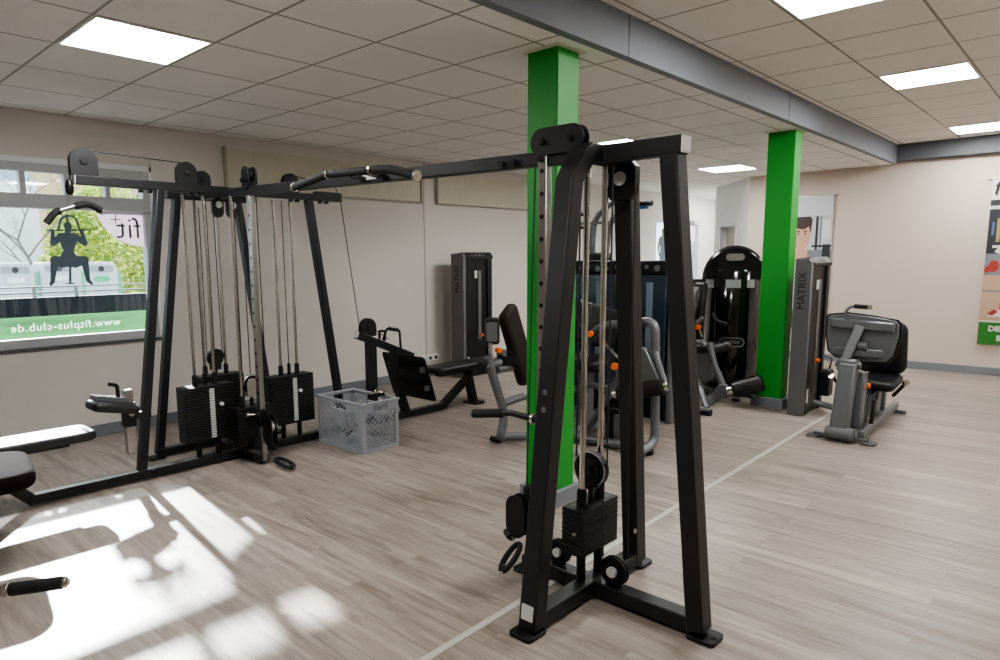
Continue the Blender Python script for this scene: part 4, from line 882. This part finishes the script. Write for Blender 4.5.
fa = ctr-ax2*.262
MB().prism(stadium(.19, .075), fa+Z_*1.52, sx2, Z_, .012).build('badge', STEEL, t, label='silver oval badge')
mp = ctr-ax2*.312+Z_*.60
o = MB().prism(stadium(.26, .10), mp, sx2, Z_, .006).build('badge', STEEL, t, label='oval badge with silver rim'); MB().prism(stadium(.243, .083), mp-ax2*.004, sx2, Z_, .004).build('badge_face', BLK2, o); MB().text('MATRIX', .046, mp-ax2*.0075, sx2, Z_, .0008).build('lettering', TXTG, o)
MB().prism(rrect(.72, .62, .1), ctr-ax2*.02+Z_*.04, sx2, ax2, .06).build('base', GREYD, t, bev=.01)
for u, v in ((736, 399), (752, 396), (715, 398)): q = atZ(u, v, .02); MB().prism(circ(.04, 16), (q.x, q.y, .012), X_, Y_, .024).build('foot', BLK2, t)
LX = 6.85
MB().prism([(q.y, q.z) for q in (Q(u, v, LX) for u, v in ((682, 347), (694, 340), (703, 339.5), (708, 345), (714, 372), (712, 380), (704, 383), (680, 387)))], (LX, 0, 0), Y_, Z_, .1).build('side_cover', GREYD, t, bev=.02)
MB().tube([Q(709, 343, LX-.08), Q(715, 366, LX-.08), Q(724, 388, LX-.08)], [.035, .03, .035], 12).build('lever_arm', GREY, t)
MB().prism(circ(.075, 24), Q(723, 391, LX-.09), Y_, Z_, .06).build('arm_joint', GREY, t, bev=.008)
r0, r1 = Q(733, 390, LX-.1), Q(763, 382.5, LX-.02); d_ = (r1-r0).normalized()
o = MB().cyl(r0, r1, .083, 28).build('roller_pad', VINYL, t, bev=.018); MB().cyl(r0-d_*.06, r0, .045, 20).build('roller_cap', CHROME, o, bev=.006)
r0, r1 = Q(713, 351, LX), Q(731, 346, LX+.05)
MB().cyl(r0, r1, .055, 24).build('roller_pad', VINYL, t, bev=.014)
MB().tube([Q(697, 380, LX-.05), Q(707, 409, LX-.3)], .032, 12).build('front_leg', GREY, t); q = atZ(704, 412, .03); MB().cyl(q+V((0, .13, 0)), q-V((0, .07, 0)), .035, 14).build('foot', BLK2, t)
MB().beam((6.62, 2.93, .05), (7.4, 3.05, .05), .08, .07).build('base_rail', GREY, t, bev=.01)
MB().pad(Q(697, 302, 6.9)+V((.1, .1, 0)), (.34, .16, .09), M.Rotation(-1.1, 3, 'Y'), .04).build('headrest', VINYL, t)
MB().pad(Q(700, 322, 7.0)+V((.06, .05, .1)), (.66, .14, .1), M.Rotation(-1.45, 3, 'Y'), .04).build('backrest', VINYL, t)
MB().pad((6.98, 3.2, .56), (.4, .4, .1), None, .04).build('seat', VINYL, t)
hb = [Q(689, 329, 6.8), Q(703, 318, 6.8)]; MB().tube([hb[0], hb[1]], .022, 10).build('handle', GREY, t)
MB().tube(fil([Q(712, 313, 6.9), Q(716, 321, 6.9), Q(727, 324, 6.95)], .05), .02, 10).build('handle', BLK2, t)
q = Q(699, 327, 6.78); MB().cyl(q, q+V((-.04, .0, .0)), .026, 14).build('adjuster_knob', ORANGE, t, bev=.004); MB().tube([q, q+V((0, -.04, -.1))], .01, 8).build('lever', CHROME, t)
MB().beam((6.9, 3.2, .05), (6.95, 3.2, .5), .09, .12, X_).build('seat_post', GREY, t, bev=.01)

# ---- machine behind the near pillar: wide smoked tower, arch frame, rollers, upright back pad
t = thing('leg_curl_machine', 'large grey framed machine with smoked weight shrouds and brown rollers, behind the near tower', 'gym machine', (4.9, 3.0, 0))
TX, TY0, TY1, TH = 5.65, 2.89, 3.97, 1.5
MB().bb((TX-.01, TY0-.05, 0), (TX+.2, TY0+.01, TH-.01)).build('side_panel', GREY, t, bev=.02, label='grey rounded end panel')
MB().bb((TX-.01, TY1, 0), (TX+.2, TY1+.05, TH-.01)).build('side_panel', GREY, t, bev=.02, label='grey rounded end panel')
MB().bb((TX+.03, TY0+.01, .02), (TX+.2, TY1, TH-.12)).build('housing', BLK2, t, bev=.004)
for y0, y1 in ((TY0+.03, TY0+.5), (TY0+.56, TY1-.02)):
    o = MB().prism([(y0, 0), (y1, 0), (y1-.0, .03), ((y0+y1)/2, .07), (y0, .03)], (0, 0, .3), Y_, X_*-1, 1.02, False)
    o = MB().bb((TX-.005, y0, .28), (TX+.035, y1, TH-.13)).build('smoked_shield', SMOKE, t, bev=.01, label='smoked blue shield')
    MB().bb((TX-.012, y0+.28*(y1-y0), .45), (TX-.004, y0+.42*(y1-y0), TH-.2)).build('slot', mat('slot_grey', (112, 126, 142), .3), o, bev=.003)
    MB().bb((TX-.016, (y0+y1)/2+.08, 1.02), (TX-.008, (y0+y1)/2+.13, 1.12)).build('sign_plate', LAB, o)
MB().prism([(0, 0), (.22, 0), (.22, .13), (.03, .13), (-.02, .06)], (TX, TY0, TH-.13), X_, Z_, TY1-TY0, False).build('tmp', BLK, t) if False else MB().bb((TX-.02, TY0, TH-.13), (TX+.2, TY1, TH)).build('top_cap', BLK2, t, bev=.025)
G = MB()
for k in range(9): y = TY0+.12+k*.105; G.prism(circ(.02 if k % 3 else .03, 14), (TX-.021, y, TH-.07+.012*math.sin(k*2)), Y_, Z_, .004)
G.build('control_icons', GREY, t)
MB().text('MATRIX', .09, (TX+.09, TY0-.051, 1.12), Z_, -X_, .0).build('lettering', TXT, t, label='black upright lettering')
def TB(name, pts, r, mt=GREY, rad=.08, n=14): return MB().tube(fil(pts, rad, 6), r, n).build(name, mt, t)
AX = 4.75
TB('arch_frame', [atZ(640, 452, .05), Q(655, 443, AX), Q(655.5, 321, AX), Q(601, 326, AX+.1), Q(586, 342, AX+.15), Q(584, 360, AX+.15)], .036, GREY, .1)
TB('base_frame', [V((4.13, 3.62, .05)), V((4.55, 3.25, .05)), V((4.64, 2.62, .05)), V((4.72, 2.55, .05))], .036, GREY, .12)
TB('base_frame', [V((4.55, 3.25, .05)), V((5.1, 3.2, .05)), V((5.62, 3.2, .05))], .036)
for q in ((4.13, 3.64), (4.66, 2.53)): MB().cyl((q[0], q[1]+.05, .025), (q[0], q[1]-.05, .025), .025, 14).build('foot', BLK2, t, bev=.006)
TB('brace', [Q(584, 438, AX), Q(604, 403, AX), Q(621, 372, AX)], .03)
MB().prism([(q.y, q.z) for q in (Q(u, v, AX) for u, v in ((618, 366), (628, 352), (641, 345), (650, 349), (662, 375), (664, 388), (655, 384), (640, 378), (622, 384)))], (AX-.04, 0, 0), Y_, Z_, .06).build('cam_plate', GREY, t, bev=.01)
for u, v, r in ((615, 366, .028), (591, 333.5, .024), (604.5, 343, .016)):
    q = Q(u, v, AX-.16); MB().cyl(q, q+V((-.03, -.01, 0)), r, 20).build('adjuster_knob', ORANGE, t, bev=.004)
TB('lever', [Q(604, 343, AX-.14), Q(620, 360, AX-.1)], .012, CHROME, .02, 8); TB('lever', [Q(577, 322, AX-.1), Q(583, 332, AX-.1)], .016, BLK2, .02, 8)
r0, r1 = Q(613, 394.5, AX-.2), Q(664, 386.5, AX-.12); d_ = (r1-r0).normalized()
o = MB().cyl(r0+d_*.04, r1, .063, 28).build('roller_pad', BROWN, t, bev=.015); MB().cyl(r0, r0+d_*.04, .036, 18).cyl(r1, r1+d_*.03, .036, 18).build('roller_cap', CHROME, o, bev=.005)
MB().tube([r1+d_*.02, Q(665, 384, AX-.05), Q(655, 352, AX-.02)], .024, 10).build('roller_arm', GREY, t)
MB().tube([Q(571, 390, AX), Q(592, 385, AX), Q(614, 390, AX)], .026, 10).build('roller_arm', GREY, t)
MB().prism(rrect(.075, .22, .02), Q(618.5, 428, AX-.05), Y_, Z_, .04).build('weight_cover', GREYD, t, bev=.005); MB().prism(rrect(.14, .3, .05), Q(614, 426, AX+.0), Y_, Z_, .05).build('pulley_cover', BLK2, t, bev=.008)
MB().pad((4.95, 3.3, .62), (.5, .42, .1), M.Rotation(.25, 3, 'Z'), .04).build('seat', VINYL, t)
MB().pad((5.1, 3.3, .93), (.5, .16, .36), M.Rotation(.2, 3, 'Y'), .05).build('thigh_pad', VINYL, t)
MB().beam((4.95, 3.3, .05), (4.95, 3.3, .58), .1, .12, X_).build('seat_post', GREY, t, bev=.012)
# left part: upright back pad, small side pad, curved grey post
PY = 3.45
def QY(u, v): return atY(u, v, PY)
bc = [QY(501, 312), QY(526, 312), QY(534, 380), QY(524, 378)]
cen = QY(517, 345); upv = (QY(508, 312)-QY(527, 378)); upv = V((upv.x, .0, upv.z)).normalized(); nx = V((.35, -.94, 0)); nx = (nx-upv*nx.dot(upv)).normalized(); rx = upv.cross(nx)
R3 = M((upv, rx, nx)).transposed()
MB().pad(cen+rx*.0, (.66, .27, .09), R3, .035).build('backrest', BROWN, t)
o = MB().prism(rrect(.11, .21, .025), QY(492.5, 331), V((.8, -.6, 0)), Z_, .05).build('side_pad', VINYL, t, bev=.015); MB().prism(rrect(.085, .15, .012), QY(491, 331.5)-V((.02, .028, 0)), V((.8, -.6, 0)), Z_, .012).build('pad_plate', GREYD, o, bev=.003)
TB('pad_rod', [QY(490, 343), QY(490, 352), QY(493, 360)], .017, STEEL, .03, 10)
TB('rear_post', [QY(487.5, 357), QY(494, 380), QY(503, 408), QY(503.5, 424), QY(500, 436), V((4.17, 3.58, .06))], .036, GREY, .12)
TB('cross_tube', [QY(484, 367), QY(500, 362)], .03, GREYD, .02)
MB().prism(circ(.04, 20), QY(482, 366), V((.4, -.92, 0)), Z_, .07).build('pivot', BLK2, t, bev=.008)
TB('cross_tube', [QY(501, 404), QY(524, 396), QY(540, 392)], .032)
TB('cross_tube', [QY(497, 370), QY(513, 367)], .03)
q = QY(497, 350); MB().cyl(q, q+V((-.01, -.04, 0)), .022, 16).build('adjuster_knob', ORANGE, t, bev=.004)
MB().prism(rrect(.16, .12, .02), QY(507, 357), V((.8, -.6, 0)), Z_, .08).build('pivot_housing', BLK2, t, bev=.01); MB().beam(QY(500, 352), QY(516, 358), .05, .05).build('seat_rail', GREYD, t, bev=.008)

# ---- tall machine behind it: only its curved arms and grips show
t = thing('pulldown_machine', 'tall machine with curved grey arms rising behind the smoked weight shrouds', 'gym machine', (6.75, 4.1, 0))
HX = 6.6
def TB2(name, pts, r, mt, rad=.1): return MB().tube(fil(pts, rad, 6), r, 12).build(name, mt, t)
p0 = Q(592, 256, HX); TB2('curved_arm', [V((p0.x, p0.y, .05)), p0, Q(593.5, 219, HX), Q(611, 203, HX), Q(617, 200, HX)], .036, GREYD, .14)
p0 = Q(606, 256, HX); TB2('curved_arm', [V((p0.x, p0.y, .05)), p0, Q(609, 226, HX), Q(617, 212, HX), Q(632, 205, HX), Q(640, 203.5, HX)], .03, GREYD, .14)
a_, b_ = Q(636, 203, HX), Q(652, 203.5, HX); MB().tube([a_, Q(648, 202.5, HX), b_], .03, 14).build('grip', RUB, t)
a_, b_ = Q(576, 214, HX), Q(588, 214.5, HX); MB().cyl(a_, b_, .022, 14).build('grip', RUB, t); a_, b_ = Q(576, 227.5, HX), Q(585, 227.5, HX); MB().cyl(a_, b_, .018, 14).build('grip', RUB, t)
TB2('upright', [Q(574, 214, HX), Q(574, 240, HX), V((HX, Q(574, 240, HX).y, .05))], .03, GREYD)
y_ = Q(598, 250, HX).y; MB().bb((HX-.06, y_-.45, .0), (HX+.5, y_+.45, .06)).build('base', GREYD, t, bev=.01); MB().bb((HX+.04, y_-.25, .06), (HX+.3, y_+.25, 1.5)).build('weight_shroud', BLK2, t, bev=.02)
q = Q(600, 256, HX); MB().pad(q+V((0, 0, -.02)), (.2, .22, .12), None, .04).build('seat_pad', VINYL, t)
MB().bb((a_.x-.02, min(Q(574, 214, HX).y, Q(640, 203, HX).y), 1.90), (a_.x+.02, max(Q(574, 214, HX).y, Q(592, 203, HX).y), 1.93)).build('cross_bar', GREYD, t, bev=.005)
q = Q(643, 207, HX+.02); MB().bb((q.x-.02, q.y-.06, q.z-.02), (q.x+.02, q.y+.06, q.z+.015)).build('bracket', mat('blue_bracket', (70, 110, 160), .4), t, bev=.004)
# ---- exercise bike by the entrance
t = thing('exercise_bike', 'silver exercise bike with dark screen near the far glass door', 'exercise bike', (11.2, 4.85, 0))
q = atX(694, 286, 11.0)
MB().prism(rrect(.3, .24, .03), q, Y_, V((.25, 0, 1)).normalized(), .04).build('screen', BLK2, t, bev=.008)
MB().tube(fil([q+V((.03, 0, -.05)), q+V((.1, 0, -.4)), (q.x+.15, q.y, .1)], .1), .04, 12).build('console_post', GREY, t)
MB().tube(fil([q+V((-.1, .25, -.2)), q+V((.05, .2, -.22)), q+V((.05, -.2, -.22)), q+V((-.1, -.25, -.2))], .06), .02, 10).build('handlebar', STEEL, t)
MB().lathe([(.05, -.07), (.3, -.07), (.33, -.03), (.33, .03), (.3, .07), (.05, .07)], (q.x+.2, q.y, .42), Y_, 28).build('flywheel_cover', GREY, t)
MB().beam((q.x-.3, q.y, .06), (q.x+.6, q.y, .06), .1, .08).beam((q.x-.3, q.y-.25, .03), (q.x-.3, q.y+.25, .03), .06, .05).beam((q.x+.6, q.y-.25, .03), (q.x+.6, q.y+.25, .03), .06, .05).build('base', GREY, t, bev=.01)
MB().tube([(q.x-.22, q.y, .1), (q.x-.3, q.y, .78)], .035, 12).build('seat_post', STEEL, t); MB().pad((q.x-.3, q.y, .82), (.28, .2, .08), None, .035).build('saddle', VINYL, t)

# ================================================================== POSTERS ON THE RIGHT WALL
SKIN = mat('print_skin', (196, 154, 132), .5); HAIR = mat('print_hair', (54, 38, 32), .5); TANK = mat('print_grey_shirt', (176, 178, 186), .5)
DK = mat('print_dark', (44, 46, 52), .5); MID = mat('print_mid', (122, 126, 134), .5); LT = mat('print_light', (188, 190, 196), .5); WH = mat('print_white', (214, 210, 206), .5)
RED = mat('print_red', (158, 58, 50), .5); WOOD = mat('print_tan', (184, 156, 132), .5); PGR = mat('print_green', (44, 116, 42), .5); YEL = mat('print_yellow', (150, 140, 90), .5); BLU = mat('print_blue', (82, 100, 130), .5)
BLACKT = mat('print_black', (20, 20, 22), .5)
POS = [SKIN, HAIR, TANK, DK, MID, LT, WH, RED, WOOD, PGR, YEL, BLU]
def poster(label, ya, yb, z0, z1, shapes, group):
    """ya: left edge (larger Y), yb: right edge; picture coordinates u 0..1 left to right, v 0..1 bottom to top"""
    x = XW-.03; t = thing('poster', label, 'poster', (x, (ya+yb)/2, z0), group); wd = ya-yb; H = z1-z0
    MB().bb((x, yb, z0), (x+.006, ya, z1)).build('sheet', WH, t)
    B = MB(); lay = 0
    for k, poly in shapes:
        lay += 1; B.k = k
        cl = [(min(max(u, 0), 1)*wd, min(max(v, 0), 1)*H) for u, v in poly]; pp = []
        for q in cl:
            if not pp or abs(q[0]-pp[-1][0])+abs(q[1]-pp[-1][1]) > 1e-5: pp.append(q)
        B.flat(pp, (x-.0006*lay, ya, z0), -Y_, Z_)
    B.build('picture', POS, t)
    R_ = MB(); R_.cyl((x+.003, yb-.05, z1), (x+.003, ya+.05, z1), .011, 10); o = R_.build('hanging_rail', STEEL, t)
    MB().cyl((x+.003, yb-.01, z0), (x+.003, ya+.01, z0), .009, 10).build('bottom_rail', STEEL, t)
    return t, x, wd, H
def rc(u0, v0, u1, v1): return [(u0, v0), (u1, v0), (u1, v1), (u0, v1)]
def el(u, v, ru, rv, n=20): return [(u+ru*math.cos(2*PI*j/n), v+rv*math.sin(2*PI*j/n)) for j in range(n)]
def PMAN(*sh): return [(k, [((u-.46)*1.35+.30, (v-.6)*1.3+.60) for u, v in p]) for k, p in sh]
# young man in a grey vest in a gym (partly behind the pillar)
sh = [(4, rc(0, .14, 1, .85)), (5, rc(0, .6, 1, .85)), (3, rc(.02, .66, .2, .85)), (3, rc(.62, .6, .68, .85)), (4, rc(.72, .5, .76, .85)), (6, rc(.78, .68, .96, .82)), (3, rc(.8, .5, .98, .64)), (5, rc(.5, .7, .6, .82)), (3, rc(.55, .62, 1, .635)), (3, rc(0, .14, 1, .3)), (4, rc(.7, .2, .95, .42)),
      *PMAN((0, [(.1, .5), (.3, .56), (.62, .56), (.86, .5), (.93, .3), (.9, .14), (.04, .14), (.02, .3)]), (2, [(.2, .53), (.32, .56), (.4, .5), (.56, .5), (.62, .56), (.74, .53), (.76, .14), (.16, .14)]), (0, [(.36, .52), (.36, .6), (.58, .6), (.58, .52), (.47, .48)]),
      (0, el(.46, .69, .15, .10)), (1, el(.46, .77, .165, .05)), (1, [(.3, .7), (.28, .77), (.36, .76), (.33, .70)]), (1, [(.62, .7), (.64, .78), (.56, .77), (.6, .71)]), (1, rc(.38, .705, .43, .712)), (1, rc(.5, .705, .55, .712)), (3, el(.405, .695, .015, .006)), (3, el(.525, .695, .015, .006)), (8, [(.46, .69), (.49, .66), (.44, .66)]), (8, el(.465, .64, .04, .005))), (9, rc(0, 0, 1, .14)), (5, rc(0, .85, 1, 1))]
poster('white poster of a young man in a grey vest, half hidden by the green pillar', 3.57, 2.99, .46, 2.375, sh, 'posters on the right wall')
# gym picture with someone crouching, green band below, cut by the photo's right edge
sh = [(4, rc(0, .145, 1, .87)), (3, rc(0, .80, 1, .87)), (5, rc(0, .815, .3, .835)), (3, rc(0, .55, 1, .8)), (11, rc(.06, .66, .1, .74)), (10, rc(.14, .62, .2, .76)), (5, rc(.24, .66, .3, .78)), (5, rc(.34, .58, .44, .7)), (11, rc(.48, .7, .56, .78)), (10, rc(.6, .6, .66, .74)), (6, rc(.1, .585, .34, .60)), (4, rc(0, .42, 1, .545)), (8, rc(0, .145, 1, .42)), (4, rc(0, .32, .5, .33)), (8, rc(0, .335, .45, .42)),
      (7, el(.15, .475, .085, .035)), (7, el(.05, .455, .05, .02)), (6, [(.14, .56), (.26, .62), (.44, .63), (.5, .54), (.3, .54)]), (6, el(.28, .645, .07, .025)), (7, [(.3, .2), (.36, .36), (.62, .4), (.7, .22), (.5, .19)]), (0, [(.5, .4), (.62, .58), (.82, .56), (.86, .38), (.7, .34)]), (2, [(.6, .5), (.68, .64), (.9, .62), (.96, .44), (.76, .4)]), (0, el(.76, .7, .09, .045)), (1, el(.77, .73, .1, .035)), (6, [(.12, .17), (.2, .20), (.34, .215), (.36, .17)]), (7, [(.12, .185), (.22, .215), (.3, .2), (.2, .175)]), (9, rc(0, 0, 1, .135)), (6, rc(0, .135, 1, .143))]
pt, px_, wd_, H_ = poster('poster of a gym scene with green slogan band at the right edge of the photo', 1.205, .59, .40, 2.46, sh, 'posters on the right wall')
MB().text('DEIN', .092, (px_-.02, 1.205-.10, .40+.095*H_), -Y_, Z_, .004, align='LEFT').text('B', .092, (px_-.02, 1.205-.19, .40+.038*H_), -Y_, Z_, .004, align='LEFT').build('lettering', WH, pt, label='white slogan lettering')
MB().text('fit', .26, (px_-.02, 1.205-.03, .40+.94*H_), (V((0, -1, 0))), V((0, -.18, 1)).normalized(), .001, align='LEFT').build('lettering', BLACKT, pt, label='dark slanted lettering')
# ================================================================== LIGHT
W = bpy.data.worlds.new('world'); bpy.context.scene.world = W; W.use_nodes = True
bg = W.node_tree.nodes['Background']; bg.inputs[0].default_value = (.80, .90, 1.0, 1); bg.inputs[1].default_value = 2.0
sl = bpy.data.lights.new('sun', 'SUN'); sl.energy = 17; sl.angle = math.radians(1.2); sl.color = (1, .99, .97)
so = bpy.data.objects.new('sun', sl); C.objects.link(so)
so.rotation_euler = V((-.366, -1.83, -1)).to_track_quat('-Z', 'Y').to_euler()
sc_ = bpy.context.scene
sc_.view_settings.view_transform = 'AgX'; sc_.view_settings.look = 'AgX - Medium High Contrast'; sc_.view_settings.exposure = .8
sc_.cycles.use_denoising = True; sc_.cycles.max_bounces = 10; sc_.cycles.transparent_max_bounces = 12; sc_.cycles.sample_clamp_indirect = 8
